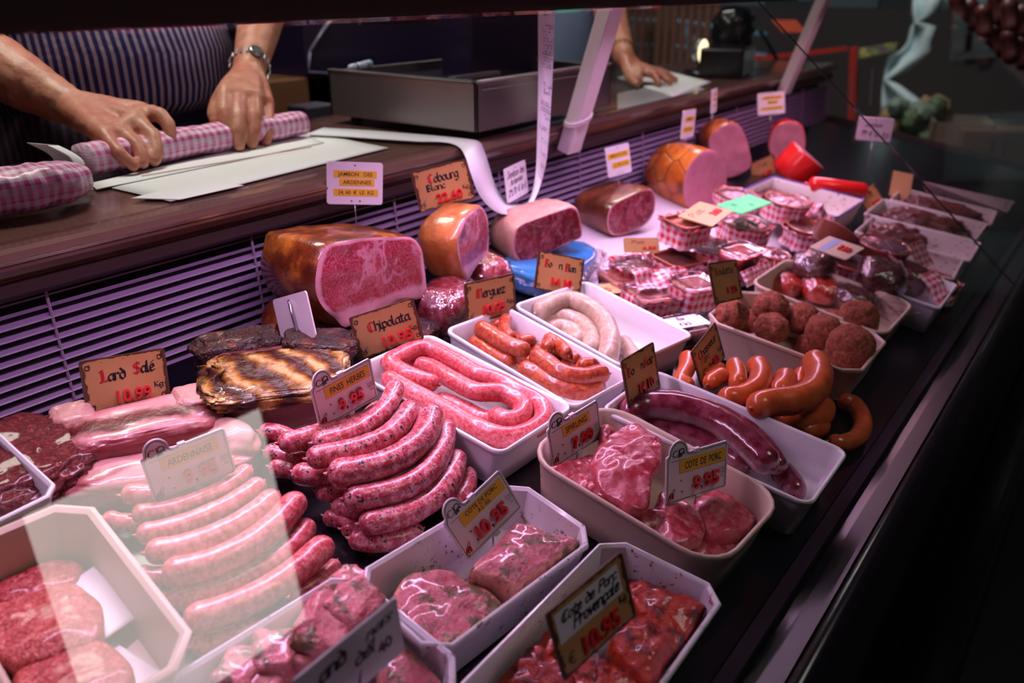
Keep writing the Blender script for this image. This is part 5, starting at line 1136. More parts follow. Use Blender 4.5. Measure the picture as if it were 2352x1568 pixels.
r8, c8, R8 = tub(1575, 742, .030, .066, .044, -.40, 'clear tub with a white handwritten label, behind the white pudding tray', 'spread', cloth=False, seed=8, ht=.026)
MB().box((-.022, -.015, .0022), (.022, .015, .0028)).make('label', m_tan_edge, r7, xf=(R7, c7))
polys('lettering', pen('20', -.004, -.008, .008, 'pen', w=.12), m_redink, r7, R7, c7, .003)
MB().box((-.026, -.014, .0022), (.026, .014, .0028)).make('label', m_card, r8, xf=(R8, c8))
polys('handwriting', pen('Ros', -.010, .004, .005, 'pen', .2) + pen('€ le k', -.016, -.009, .005, 'pen', .2), m_ink, r8, R8, c8, .003)
tub(1462, 600, .040, .060, .045, -.35, 'gingham wrapped tub under the folded parchment tag', 'pate', seed=9, ht=.034, flare=.8)
tub(1812, 458, .070, .082, .082, 0, 'round foil glazed tub with a gingham skirt, right of the green card', 'foil', rnd=True, seed=10, ht=.036)
tub(1712, 508, .060, .080, .080, 0, 'round foil glazed tub right in front of the green card', 'foil', rnd=True, seed=11, ht=.036)
tub(1698, 446, .052, .078, .078, 0, 'round foil glazed tub behind the green card', 'foil', rnd=True, seed=12, ht=.034)
tub(1778, 581, .052, .050, .050, 0, 'small round glazed tub beside the red terrine', 'foil', rnd=True, seed=13, ht=.030)
tub(1926, 530, .075, .074, .074, .1, 'round glazed bowl tilted toward the left, behind the pale flat tag', 'foil', rnd=True, seed=14, cloth=False, film=True, tilt=(.25, .55), ht=.03)
tub(2034, 560, .066, .084, .084, 0, 'dark round glazed bowl under clear film, farthest right', 'foil', rnd=True, seed=15, cloth=False, film=True, ht=.040)
tub(1860, 520, .050, .074, .074, 0, 'round gingham wrapped tub left of the tilted bowl', 'pate', rnd=True, seed=16, ht=.036, flare=.9)
tub(1955, 600, .040, .070, .070, 0, 'gingham skirted round tub under the pale flat tag', 'pate', rnd=True, seed=18, ht=.034, flare=.8)
tub(2158, 640, .040, .062, .062, 0, 'gingham topped tub in the front right white tray', 'pate', rnd=True, seed=19, ht=.034)
tub(1640, 560, .050, .06, .05, .3, 'gingham wrapped tub between the tagged one and the red terrine', 'pate', seed=20, ht=.034, flare=.8)
# crumpled gingham papers
def crumple(name, c, R, w_, h_, label, seed=0, amp=.008, mat=None, curl=.0, nu=9, nv=6, cat='paper'):
    n = 26; v = []; uv = []
    for i in range(n + 1):
        for j in range(n + 1):
            x, y = (i / n - .5) * w_, (j / n - .5) * h_; z = amp * noise.noise(Vector((x * 45 + seed, y * 45, seed * 1.3))) + amp * .6 * abs(noise.noise(Vector((x * 100, y * 100 + seed, 3)))) + curl * (x * x + y * y) / w_
            v.append(np.array([x, y, z])); uv.append((i / n, j / n))
    k = n + 1; f = [(i * k + j, (i + 1) * k + j, (i + 1) * k + j + 1, i * k + j + 1) for i in range(n) for j in range(n)]
    mt = mat or gingham('red_gingham_sheet_%d' % seed, (.62, .02, .04), (.78, .62, .72), nu, nv)
    o = build(name, np.array(v) @ np.array(R).T + c, f, mt, None, True, uv=uv); m_ = o.modifiers.new('solid', 'SOLIDIFY'); m_.thickness = .0006; return tag(o, label, cat)
crumple('gingham_paper', dk(2115, 585, .052), DECKR @ rotz(-.2) @ rotx(.9), .062, .045, 'red gingham paper flap standing right of the dark glazed bowl', 1, .004, nu=5, nv=4)
crumple('gingham_paper', dk(1885, 500, .072), DECKR @ rotz(.3) @ rotx(.5), .085, .05, 'crumpled red gingham paper behind the tilted bowl', 2, .016, nu=9, nv=5)
crumple('gingham_paper', dk(1740, 628, .048), DECKR @ rotz(-.12) @ rotx(.9), .085, .024, 'flat strip of red gingham paper right of the Boulette tag', 3, .005, nu=8, nv=3)
crumple('gingham_paper', dk(1520, 640, .046), DECKR @ rotz(-.5) @ rotx(.5), .090, .035, 'twisted red gingham paper between the clear lidded tubs', 4, .012, nu=9, nv=4)
crumple('gingham_paper', dk(2160, 655, .046), DECKR @ rotz(-.2) @ rotx(.6), .055, .055, 'domed red gingham cover in the front right white tray', 5, .008, curl=-.35, nu=5, nv=5)
crumple('gingham_paper', dk(1800, 610, .040), DECKR @ rotz(.4) @ rotx(.5), .07, .04, 'crumpled red gingham paper below the small glazed tub', 6, .012, nu=7, nv=4)
crumple('gingham_paper', dk(2055, 600, .060), DECKR @ rotz(.9) @ rotx(.6), .05, .03, 'folded red gingham corner in front of the dark glazed bowl', 7, .010, nu=5, nv=3)
crumple('gingham_paper', dk(1660, 655, .036), DECKR @ rotz(-.2) @ rotx(.6), .06, .03, 'bunched red gingham paper just behind the Boulette tag', 8, .010, nu=6, nv=3)
# film wrapped terrines
for i, (x, y, h, r, lb, mt) in enumerate([(1868, 612, .052, (.034, .030, .020), 'film wrapped dark terrine directly under the pale flat tag', m_pate), (2020, 640, .058, (.040, .034, .026), 'film wrapped dark terrine with bright highlights, right of the pale flat tag', m_pate),
        (1880, 655, .030, (.045, .030, .020), 'film wrapped terrine with orange jelly at the left of the beige tray', m_jelly), (1960, 690, .030, (.036, .030, .022), 'film wrapped terrine above the meatballs', m_pate), (2085, 640, .030, (.034, .030, .024), 'dark film wrapped terrine beside the front right tray', m_pate), (1800, 650, .026, (.03, .024, .016), 'film wrapped red piece at the left corner of the beige tray', m_jelly)]):
    wrapped(dk(x, y, h), r, DECKR @ rotz(.3 * i), mt, lb, seed=20 + i, name='wrapped_terrine', cat='terrine')
P = [dk(2000, 690, .055), dk(2098, 690, .055), dk(2093, 732, .055), dk(1995, 725, .05)]
crumple('plastic_bag', sum(P) / 4, DECKR @ rotz(-.25) @ rotx(.15), .085, .05, 'empty clear plastic sleeve hanging over the front of the beige tray', 12, .006, mat=m_wrapclear, cat='bag')
# heaps of dark paste in the far trays
for key, lb in (('t1', 'dark paste smear in the nearest far tray'), ('t2', 'dark paste heap in the second far tray'), ('t3', 'coarse dark paste heap in the third far tray'), ('t4', 'dark paste heap in the farthest tray'), ('blue', 'dark paste remains in the blue edged tray')):
    c, u, v_, lu, lv = TRAYF[key]; big = lu if lu > lv else lv
    R = np.stack([u, np.cross(NN, u), NN], 1); hh = .030 if key in ('t3', 't4', 't2') else .016
    v, f = blob_geo(c - NN * .024 - u * lu * (.0 if key in ('t3', 't4') else .18), (lu * (.42 if key in ('t3', 't4') else .28), lv * .36, hh), R=R, k=5, power=.8, amp=.25, sc_=3, seed=len(key) + int(lu * 1e4) % 7, amp2=.12)
    tag(build('paste', v, f, m_pate, None, True), lb, 'paste')
# flat cards lying on the tubs
def flatcard(corners, h, mat, label, texts, th_=.0014, tan=True):
    q = np.array([dk(x, y, hh) for (x, y), hh in zip(corners, h)]); c = q.mean(0)   # TL TR BR BL
    ux = (q[1] - q[0] + q[2] - q[3]); ux /= np.linalg.norm(ux); uy = (q[0] - q[3] + q[1] - q[2]); uy -= ux * (uy @ ux); uy /= np.linalg.norm(uy); uz = np.cross(ux, uy)
    w_ = np.linalg.norm(q[1] - q[0] + q[2] - q[3]) / 2; h_ = np.linalg.norm(q[0] - q[3] + q[1] - q[2]) / 2; R = np.stack([ux, uy, uz], 1)
    o = empty('price_tag', c, label, 'price tag'); MB().prism(rrect(w_, h_, .003), .0016, -.0004).make('card', mat, o, xf=(R, c)); return o, w_, h_, c, R
o, w_, h_, c, R = flatcard([(1559, 496), (1609, 463), (1681, 487), (1633, 523)], (.096,) * 4, m_tan_edge, 'pale parchment tag lying flat on a gingham tub, left of the green card', [])
polys('lettering', pen('Pat', -.36 * w_, .10 * h_, .13 * h_, 'gothic', width=.5 * w_), m_redfade, o, R, c); typed('price_digits', '3.00', .02 * w_, -.28 * h_, .22 * h_, m_red, o, R, c, width=.34 * w_, ext=.05, off=.02)
o, w_, h_, c, R = flatcard([(1653, 471), (1718, 449), (1776, 465), (1694, 494)], (.090,) * 4, plain('fluorescent_green_card', (.04, .72, .22), .5), 'bright green jagged card lying on the foil topped tubs', [])
polys('handwriting', pen('Rill', -.3 * w_, .05 * h_, .16 * h_, 'pen', .2, w=.05) + pen('3€', -.0 * w_, -.3 * h_, .16 * h_, 'pen', .2, w=.05), m_green, o, R, c)
jag = [[(-w_ / 2 + i * w_ / 14, s * h_ / 2), (-w_ / 2 + (i + 1) * w_ / 14, s * h_ / 2), (-w_ / 2 + (i + .5) * w_ / 14, s * (h_ / 2 + .003))][::s] for i in range(14) for s in (1, -1)]
tag(polys('jagged_edge', jag, bpy.data.materials['fluorescent_green_card'], o, R, c, -.0004, .0016), kind='stuff')
o, w_, h_, c, R = flatcard([(1899, 543), (1982, 568), (1946, 601), (1864, 568)], (.088,) * 4, plain('aged_card', (.60, .46, .34), .45), 'pale tag with a blue band and red digits lying on the wrapped terrines', [])
MB().box((-w_ * .30, -h_ * .46, .0012), (-w_ * .10, h_ * .46, .0015)).make('blue_band', plain('blue_band', (.32, .40, .66), .5), o, xf=(R, c)); typed('price_digits', '7.80', .04 * w_, -.12 * h_, .26 * h_, m_red, o, R, c, width=.32 * w_, ext=.05, off=.02)
o, w_, h_, c, R = flatcard([(1417, 549), (1514, 546), (1512, 578), (1448, 577)], (.062, .062, .045, .045), m_tan_edge, 'parchment tag folded back over the tub beside the blue pack', [])
polys('lettering', pen('Pat', -.30 * w_, .10 * h_, .13 * h_, 'gothic', width=.4 * w_), m_redfade, o, R, c); typed('price_digits', '4.50', 0, -.3 * h_, .22 * h_, m_red, o, R, c, width=.4 * w_, ext=.05, off=.02)
# tag seen edge on beyond, and its wire
o = empty('price_tag', dk(2070, 455, .03), 'dark parchment tag seen almost edge on among the far trays', 'price tag')
q = dk(2070, 425, .058); MB().box((-.024, -.0008, -.026), (.024, .0008, .026)).make('card', m_tan_edge, o, xf=(rotz(1.15), q)); MB().tube([q + np.array([0, 0, -.02]), dk(2070, 455, .02)], .0008, 6).make('pin', m_pin, o)
# ------------------------------------------------------------------ on the worktop
WZ = -.2205
sc0 = empty('counter_scale', V(1.2, .96, WZ), 'steel counter scale with a shallow open tray and dark upright display', 'scale')
x0, x1, y0, y1, z0, z1 = 1.006, 1.40, .806, 1.123, WZ + .012, -.1365
def wall(name, lo, hi, mat, par, bev=.0015): return MB().box(tuple(np.array(lo) + UP), tuple(np.array(hi) + UP)).make(name, mat, par, bevel=bev)
m_scale = plain('scale_steel', (.30, .27, .27), .30, metal=.75, var=.10, scale=8)
wall('side_panel', (x0, y0, z0), (x0 + .006, y1, z1), m_scale, sc0); wall('side_panel', (x1 - .006, y0, z0), (x1, y1, z1), m_scale, sc0)
wall('front_panel', (x0, y0, z0), (x1, y0 + .006, z1), m_scale, sc0); wall('back_panel', (x0, y1 - .006, z0), (x1, y1, z1), m_scale, sc0)
wall('rim', (x0 - .002, y0 - .002, z1), (x0 + .010, y1, z1 + .003), m_steel, sc0); wall('rim', (x0 - .002, y0 - .002, z1), (x1, y0 + .010, z1 + .003), m_steel, sc0)
wall('groove_line', (x0 + .012, y0 - .0012, z1 - .012), (x1 - .01, y0, z1 - .0105), m_steel, sc0)
wall('inner_tray', (x0 + .006, y0 + .006, z0 + .03), (x1 - .006, y1 - .006, z0 + .055), plain('dark_scale_pan', (.03, .025, .04), .25, metal=.5), sc0)
for fx in (x0 + .03, x1 - .03):
    for fy in (y0 + .03, y1 - .03): MB().tube([V(fx, fy, WZ), V(fx, fy, z0)], .010, 12).make('foot', m_rubber, sc0)
m_navy = plain('dark_navy_plastic', (.012, .007, .030), .3, coat=.2)
c1 = az(1050, 168, -.15); c2_ = az(1302, 152, -.15)
wall('display_column', (c1[0], .98, -.175), (c2_[0], 1.05, .18), m_navy, sc0, .004)
wall('printer_slot', (c2_[0] - .09, .965, -.02), (c2_[0] - .02, .985, .03), m_dark, sc0)
wall('pan_edge', (x0 + .10, .93, -.150), (c1[0] + .02, .945, -.143), m_steel, sc0)
pm = az(828, 151, -.132); d = np.array([.032, .010, .001])
mk = empty('marker_pen', pm, 'white and blue marker pen lying on the left rim of the scale', 'pen')
MB().tube([pm - d, pm + d * .4], .0062, 14).make('barrel', plain('white_pen', (.55, .62, .75), .35), mk, True); MB().tube([pm + d * .4, pm + d], .0066, 14).make('cap', plain('pale_blue_pen_label', (.35, .45, .65), .35), mk, True)
MB().tube([pm - d * .62, pm - d * .5], .0066, 14).make('band', m_ink, mk, True)
azf = lambda z: (lambda x, y: az(x, y, z))
sheet('paper_sheet', [(257, 431), (392, 462), (893, 339), (700, 302)], 0, m_paper, 'white wrapping paper sheet lying nearest the worktop edge', fn=azf(WZ + .0006), wav=0)
sheet('paper_sheet', [(205, 421), (222, 434), (745, 327), (692, 306)], 0, m_paper, 'upper white wrapping paper under the rolled gingham parcel', fn=azf(WZ + .0020), wav=.0006)
sheet('paper_sheet', [(300, 455), (413, 458), (560, 425), (450, 415)], 0, m_paper, 'third white paper corner sticking out at the front of the sheets', fn=azf(WZ + .0014), wav=0)
q = [az(325, 404, WZ + .0032), az(715, 338, WZ + .0032)]
tag(MB().tube([q[0], (q[0] + q[1]) / 2, q[1]], .0006, 5).make('paper_fold', plain('pink_fold_line', (.62, .22, .30), .6)), 'thin pink fold line along the upper white paper', 'paper')
# gingham parcels
def parcel(path_, radii, label, nu, nv, flat_=.85, seed=0, tw=None):
    P = smooth_path(path_, 60); r = np.interp(np.linspace(0, 1, 60), np.linspace(0, 1, len(radii)), radii)
    T, N, B = frames(P); k = 40; rings = []
    for i in range(60):
        a = np.linspace(0, 2 * math.pi, k, endpoint=False); s = B[i] if abs(B[i][2]) < .5 else N[i]; u_ = np.array([0, 0, 1.]); s = np.cross(T[i], u_); s /= np.linalg.norm(s)
        rg = np.array([P[i] + s * r[i] * math.copysign(abs(math.cos(t)) ** .85, math.cos(t)) * 1.12 + u_ * r[i] * flat_ * math.copysign(abs(math.sin(t)) ** .85, math.sin(t)) for t in a])
        rings.append(np.array([p + (p - P[i]) * (.10 * nz(p, 35, seed) + .08 * nz(p, 90, seed + 2)) for p in rg]))
    mt = gingham('pink_gingham_%d' % seed, (.66, .09, .34), (.84, .66, .80), nu, nv)
    return tag(loft('gingham_parcel', rings, mt, None, True, True, True, uvs=(1, 1)), label, 'parcel', 'pink gingham paper parcels')
zc = WZ + .0215
parcel([az(190, 366, zc), az(300, 348, zc), az(450, 322, zc), az(600, 297, zc), az(686, 282, zc)], [.022, .023, .0225, .022, .021], 'long pink gingham parcel being rolled under both hands of the man', 11, 30, seed=1, flat_=.86)
q = [az(168, 340, WZ + .03), az(215, 333, WZ + .04), az(228, 395, WZ + .004), az(195, 412, WZ + .004)]
crumple('paper_flap', az(188, 378, WZ + .019), rotz(.15) @ roty(-1.35), .040, .036, 'white open paper end flap at the left end of the rolled parcel', 15, .004, mat=m_paper, curl=3)
pl = parcel([az(-90, 452, WZ + .026), az(0, 440, WZ + .026), az(80, 428, WZ + .026), az(135, 418, WZ + .025), az(165, 412, WZ + .021), az(184, 408, WZ + .017)], [.027, .027, .027, .026, .021, .009], 'finished pink gingham parcel with a folded end at the left edge', 12, 20, seed=2)
crumple('paper_tuck', az(172, 424, WZ + .012), rotz(.2) @ rotx(.9), .034, .022, 'small folded paper tuck at the end of the finished parcel', 16, .006, mat=m_ging_pink, nu=3, nv=2)
# till receipt hanging in a loop over the worktop edge
cR = lambda x, y: (700 + x / 3.075, y / 3.075)
pairs = [((1650, 50), (1765, 50), .74, .735), ((1650, 500), (1752, 500), .735, .73), ((1641, 1000), (1722, 1000), .73, .722), ((1628, 1240), (1692, 1210), .73, .72), ((1592, 1390), (1640, 1370), .745, .715), ((1545, 1440), (1575, 1470), .752, .712), ((1450, 1428), (1440, 1514), .756, .712), ((1395, 1385), (1330, 1482), .758, .714), ((1335, 1280), (1235, 1378), .762, .720), ((1300, 1160), (1175, 1230), .766, .728), ((1262, 1050), (1135, 1105), .772, .745)]
A_, B_ = [], []
for a, b, ya, yb in pairs: A_.append(ay(*cR(*a), ya)); B_.append(ay(*cR(*b), yb))
for a, b in (((1225, 996), (1080, 1032)), ((1100, 975), (980, 1003)), ((900, 955), (800, 998)), ((650, 935), (560, 983)), ((430, 918), (290, 965)), ((130, 900), (5, 950))): A_.append(az(*cR(*a), WZ + .004)); B_.append(az(*cR(*b), WZ + .004))
A_[0] = A_[1] + (A_[0] - A_[1]) * 1.25; B_[0] = B_[1] + (B_[0] - B_[1]) * 1.25
A2, B2 = smooth_path(A_, 90), smooth_path(B_, 90)
v = np.vstack([A2, B2]); f = [(i, i + 1, 90 + i + 1, 90 + i) for i in range(89)]
rc = build('till_receipt', v, f, m_receipt, None, True); m_ = rc.modifiers.new('solid', 'SOLIDIFY'); m_.thickness = .0003
tag(rc, 'long white till receipt hanging from the scale and looping over the worktop edge', 'receipt')
random.seed(5); pr = MB()
for i in range(1, 34):
    if random.random() < .25: continue
    a0, a1 = A2[i], B2[i]; d_ = (a1 - a0); up_ = A2[i + 1] - A2[i]; s = random.uniform(.1, .5)
    while s < .88:
        e = min(.92, s + random.uniform(.03, .10)); off = np.array([-.0006, -.0012, 0])
        for kk in (0.1, .55):
            if random.random() < .75: pr.add([a0 + d_ * s + up_ * kk + off, a0 + d_ * e + up_ * kk + off, a0 + d_ * e + up_ * (kk + .22) + off, a0 + d_ * s + up_ * (kk + .22) + off], [(0, 1, 2, 3)])
        s = e + random.uniform(.02, .08)
pr.make('printing', m_grey_ink, rc)['kind'] = 'stuff'
# round lamp and dark equipment further along the worktop
lm = az(1612, 172, WZ); root = empty('round_lamp', lm, 'small round chrome lamp with a glowing face on the far worktop', 'lamp')
hc = ay(1612, 118, lm[1]); dirc = np.array([-.03, -.999, 0]); Rl = np.stack([np.array([.999, -.03, 0]), np.array([0, 0, 1.]), dirc / np.linalg.norm(dirc)], 1)
v, f = tube_geo(np.array([hc - Rl[:, 2] * .03, hc - Rl[:, 2] * .012, hc, hc + Rl[:, 2] * .004]), np.array([.010, .030, .036, .036]), 28); build('reflector', v, f, m_steel, root, True)
v, f = tube_geo(np.array([hc + Rl[:, 2] * .004, hc + Rl[:, 2] * .007]), np.array([.030, .020]), 28); build('glowing_face', v, f, emis('warm_lamp_face', (1, .85, .5), 2.5), root, True)
MB().tube([lm, lm + np.array([0, 0, .012])], np.array([.05, .045]), 20).make('base', m_black, root, True); MB().tube([lm, hc - Rl[:, 2] * .02], .006, 10).make('stem', m_steel, root, True)
def eqbox(name, pxa, z, sx, sy, sz, rot, mat, label, cat):
    p = az(*pxa, z); return tag(MB().box((-sx / 2, -sy / 2, 0), (sx / 2, sy / 2, sz)).make(name, mat, None, xf=(rotz(rot), p), bevel=.006), label, cat)
eqbox('machine_stand', (1668, 172), WZ, .16, .11, .07, .2, m_black, 'black machine base on the far worktop behind the round lamp', 'machine')
p = az(1700, 160, WZ) ; tag(blob('meat_slicer', p + np.array([0, .03, .10]), (.06, .05, .06), m_black, power=.7, amp=.12, seed=2), 'black machine head above its base, left of the red stall frame', 'machine')
sheet('paper_sheet', [(1418, 178), (1545, 222), (1634, 188), (1490, 152)], 0, m_paper, 'white paper sheet on the far worktop under the second hand', fn=azf(WZ + .0012), wav=0)
tag(MB().add([az(1418, 252, WZ + .0008), az(1620, 205, WZ + .0008), az(1560, 182, WZ + .0008), az(1418, 215, WZ + .0008)], [(0, 1, 2, 3)]).make('cutting_plate', plain('pale_steel_plate', (.55, .60, .62), .3, metal=.5)), 'pale metal plate on the worktop right of the scale', 'plate')
hp = [ay(1745, 70, 1.0), ay(1770, 110, 1.0), ay(1790, 150, .98), ay(1785, 165, .95), ay(1810, 190, .93), ay(1838, 235, .9)]
tag(MB().tube(smooth_path(hp, 30), .006, 8).make('black_cable', m_rubber, None, True), 'black cable hanging behind the far strut', 'cable')

# ------------------------------------------------------------------ behind the counter
m_wood = plain('brown_wood', (.16, .065, .03), .5, var=.3, scale=12)
t = azf(-.24)
def bbox(name, lo, hi, mat, label, cat, bev=.004): return tag(MB().box(tuple(np.array(lo) + UP), tuple(np.array(hi) + UP)).make(name, mat, None, bevel=bev), label, cat)
p1, p2 = ay(618, 250, 1.64), ay(762, 250, 1.64)
bbox('wooden_block', (p1[0], 1.64, p1[2] - H - .10), (p2[0] + .02, 1.86, p1[2] - H + .06), m_wood, 'brown wooden block on the back cabinet, between the man and the scale', 'block')
bbox('back_cabinet', (.6, 1.62, -1.35), (1.95, 1.93, p1[2] - H - .10), m_dark, 'dark back cabinet along the wall behind the butcher', 'cabinet')
p3 = ay(720, 275, 1.40)
bbox('grey_box', (p3[0] - .035, 1.38, -1.35), (p3[0] + .045, 1.44, p3[2] - H + .03), plain('grey_plastic', (.10, .09, .13), .5), 'narrow grey cabinet just in front of the wooden block', 'cabinet')
p4, p5 = ay(715, 170, 1.62), ay(1040, 170, 1.62)
bbox('dark_oven', (p4[0], 1.64, p1[2] - H - .099), (p5[0] + .15, 1.90, .35), m_navy, 'dark navy appliance filling the space behind the scale', 'appliance')
dv = [ay(712, 118, 1.636), ay(742, 70, 1.636), ay(770, 30, 1.636)]
root = empty('slicer_guard', dv[0], 'clear slanted plastic guard left of the scale', 'guard')
MB().tube(dv, .004, 8).make('guard_edge', plain('clear_edge_plastic', (.25, .2, .32), .2), root, True)
MB().tube([ay(712, 118, 1.636), ay(708, 165, 1.636), ay(800, 172, 1.636)], .003, 8).make('guard_lower_edge', bpy.data.materials['clear_edge_plastic'], root, True)
g = [ay(830, 8, 1.3), ay(1046, 8, 1.3), ay(1046, 56, 1.3), ay(828, 57, 1.3)]
mb = MB(); mb.add(g + [q + np.array([0, .006, 0]) for q in g], [(0, 1, 2, 3), (7, 6, 5, 4), (0, 4, 5, 1), (1, 5, 6, 2), (2, 6, 7, 3), (3, 7, 4, 0)])
tag(mb.make('smoked_screen', plain('smoked_shelf', (.09, .055, .06), .12, coat=.6)), 'smoked screen hanging on two rods behind the scale, just below the canopy beam', 'screen')
for px_ in (850, 1030):
    a = ay(px_, 10, 1.303); MB().tube([a, np.array([a[0], a[1], H + 1.75])], .004, 6).make('hanging_rod', m_black, bpy.data.objects['smoked_screen'])

# ------------------------------------------------------------------ people
def skin():
    t = NT('skin'); n = t.noise(60, 4, .6); n2 = t.noise(14, 2)
    col = t.ramp(n, [(.35, C((186, 116, 92))), (.6, C((208, 144, 116)))]); col = t.mix(t.ramp(n2, [(.45, 0.0), (.65, .45)]), col, C((190, 92, 80)))
    t.bump(t.math('ADD', n, t.noise(220, 3)), .35, .0015); return t.fin(col, .5, 0, .05)
m_skin = skin()
def limb(mb, P, R_, n=14):
    P = [np.array(p, float) for p in P]
    for i in range(len(P) - 1):
        a, b = P[i], P[i + 1]; ra, rb = R_[i], R_[i + 1]; L = np.linalg.norm(b - a)
        if L < 1e-6: continue
        d = (b - a) / L; s = [(-math.cos(t) * ra, math.sin(t) * ra) for t in np.linspace(.25, math.pi / 2, 4)] + [(L + math.sin(t) * rb, math.cos(t) * rb) for t in np.linspace(0, math.pi / 2 - .25, 4)]
        v, f = tube_geo(np.array([a + d * q for q, _ in s]), np.array([r for _, r in s]), n, True); mb.add(v, f)
def remeshed(name, mb, mat, parent, voxel, smooth_it=6):
    me = bpy.data.meshes.new('tmp'); me.from_pydata([list(v) for v in mb.v], [], mb.f); bm = bmesh.new(); bm.from_mesh(me); bmesh.ops.recalc_face_normals(bm, faces=bm.faces); bm.to_mesh(me); bm.free()
    o = bpy.data.objects.new('tmp', me); COL.objects.link(o); r = o.modifiers.new('r', 'REMESH'); r.mode = 'VOXEL'; r.voxel_size = voxel; s = o.modifiers.new('s', 'SMOOTH'); s.iterations = smooth_it; s.factor = .5
    bpy.context.view_layer.update(); m2 = bpy.data.meshes.new_from_object(o.evaluated_get(bpy.context.evaluated_depsgraph_get()))
    v = np.array([q.co[:] for q in m2.vertices]); f = [list(p.vertices) for p in m2.polygons]; bpy.data.objects.remove(o); bpy.data.meshes.remove(me); bpy.data.meshes.remove(m2)
    v = v + np.array([[.0012 * nz(p, 60, 1) + .0006 * nz(p, 160, 2)] * 3 for p in v]); return build(name, v, f, mat, parent, True)
cH = lambda x, y, yy: ay(x / 3.075, y / 3.075, yy - .036 * max(0, min(1, (1.19 - yy) / .08)))
man = empty('person', V(.80, 1.42, -H), 'man in a blue and white striped top rolling a gingham parcel, wearing a steel watch', 'person')
mb = MB(); 
cL = lambda x, y, yy: ay(x / 3.075, y / 3.075, yy - .060 * max(0, min(1, (1.19 - yy) / .08)))
# his right arm (left in the photo)
wr = cL(470, 740, 1.175); el = cL(-60, 440, 1.27); sh = V(.55, 1.46, .10)
limb(mb, [sh, el + np.array([-.03, .03, .02]), el, cL(180, 590, 1.22), cL(350, 680, 1.19), wr], [.052, .046, .043, .038, .031, .027])
kn = dict(pinky=cL(735, 960, 1.100), ring=cL(850, 930, 1.108), middle=cL(960, 850, 1.115), index=cL(1010, 790, 1.125))
fr = dict(pinky=[cL(840, 1085, 1.062), cL(905, 1140, 1.052), cL(945, 1178, 1.047)], ring=[cL(960, 1030, 1.072), cL(1000, 1100, 1.058), cL(1010, 1155, 1.050)], middle=[cL(1080, 960, 1.082), cL(1105, 1060, 1.064), cL(1098, 1138, 1.055)], index=[cL(1135, 810, 1.105), cL(1195, 890, 1.088), cL(1212, 985, 1.078)])
for k_, p in kn.items():
    r0 = .0135 if k_ != 'pinky' else .012
    limb(mb, [wr, (wr * .5 + p * .5), p], [.022, .0175, r0]); s = .88 if k_ == 'pinky' else 1.0
    limb(mb, [p] + fr[k_], [r0 * .92, .0102 * s, .0090 * s, .0074 * s])
limb(mb, [kn['pinky'], kn['ring'], kn['middle'], kn['index']], [.012, .0135, .0135, .0125])
limb(mb, [wr, cL(700, 880, 1.13), cL(850, 950, 1.10), cL(960, 1010, 1.085), cL(1010, 1040, 1.078)], [.020, .016, .0125, .011, .009])
# his left arm (right in the photo)
wr = cH(1758, 500, 1.16); el = ay(640, -70, 1.30); sh = V(1.03, 1.46, .10)
limb(mb, [sh, el, cH(1860, 60, 1.235), cH(1815, 260, 1.20), wr], [.050, .044, .038, .033, .0255])
hb = cH(1745, 600, 1.135)
kn = dict(index=cH(1592, 665, 1.108), middle=cH(1688, 680, 1.100), ring=cH(1790, 690, 1.100), pinky=cH(1880, 735, 1.105))
fr = dict(index=[cH(1585, 790, 1.078), cH(1600, 870, 1.068), cH(1618, 935, 1.062)], middle=[cH(1692, 820, 1.066), cH(1692, 930, 1.052), cH(1690, 1030, 1.046)], ring=[cH(1797, 815, 1.066), cH(1795, 920, 1.053), cH(1780, 1018, 1.048)], pinky=[cH(1893, 850, 1.072), cH(1895, 930, 1.060), cH(1880, 1000, 1.053)])
for k_, p in kn.items():
    r0 = .0150 if k_ != 'pinky' else .0132; s = .88 if k_ == 'pinky' else 1.0
    limb(mb, [wr, wr * .45 + p * .55, p], [.021, .0185, r0]); limb(mb, [p] + fr[k_], [r0 * .92, .0108 * s, .0098 * s, .0082 * s])
limb(mb, [kn['index'], kn['middle'], kn['ring'], kn['pinky']], [.0135, .0150, .0150, .0132])
limb(mb, [wr, cH(1620, 620, 1.135), cH(1545, 720, 1.115), cH(1518, 800, 1.098), cH(1530, 860, 1.085)], [.018, .016, .0125, .0115, .009])
# shoulders, trunk core, neck and head
limb(mb, [V(.55, 1.46, .10), V(.66, 1.46, .15), V(.79, 1.47, .17), V(.92, 1.46, .15), V(1.03, 1.46, .10)], [.055, .062, .060, .062, .055], 18)
limb(mb, [V(.79, 1.47, .14), V(.80, 1.47, -.05), V(.80, 1.47, -.30)], [.11, .12, .12], 18)
limb(mb, [V(.79, 1.46, .15), V(.79, 1.44, .26)], [.055, .052], 16)
hv, hf = ico(4); mb.add(hv * np.array([.072, .092, .112]) + V(.79, 1.42, .35), hf)
limb(mb, [V(.79, 1.325, .345), V(.79, 1.315, .325)], [.010, .014]); limb(mb, [V(.715, 1.43, .36), V(.715, 1.435, .34)], [.013, .012]); limb(mb, [V(.865, 1.43, .36), V(.865, 1.435, .34)], [.013, .012])
limb(mb, [V(.765, 1.335, .29), V(.79, 1.328, .288), V(.815, 1.335, .29)], [.010, .012, .010])
for s in (-1, 1): limb(mb, [V(.79 + s * .08, 1.47, -.32), V(.79 + s * .09, 1.47, -.80), V(.79 + s * .09, 1.48, -1.29)], [.085, .06, .045])
remeshed('body', mb, m_skin, man, .0034, 4)
for s in (-1, 1):
    v, f = ico(2); build('eye', v * .011 + V(.79 + s * .027, 1.342, .365), f, m_ink, man, True)
v, f = blob_geo(V(.79, 1.445, .385), (.080, .092, .095), k=4, amp=.05); build('hair', v, f, plain('grey_brown_hair', (.06, .04, .03), .7), man, True)
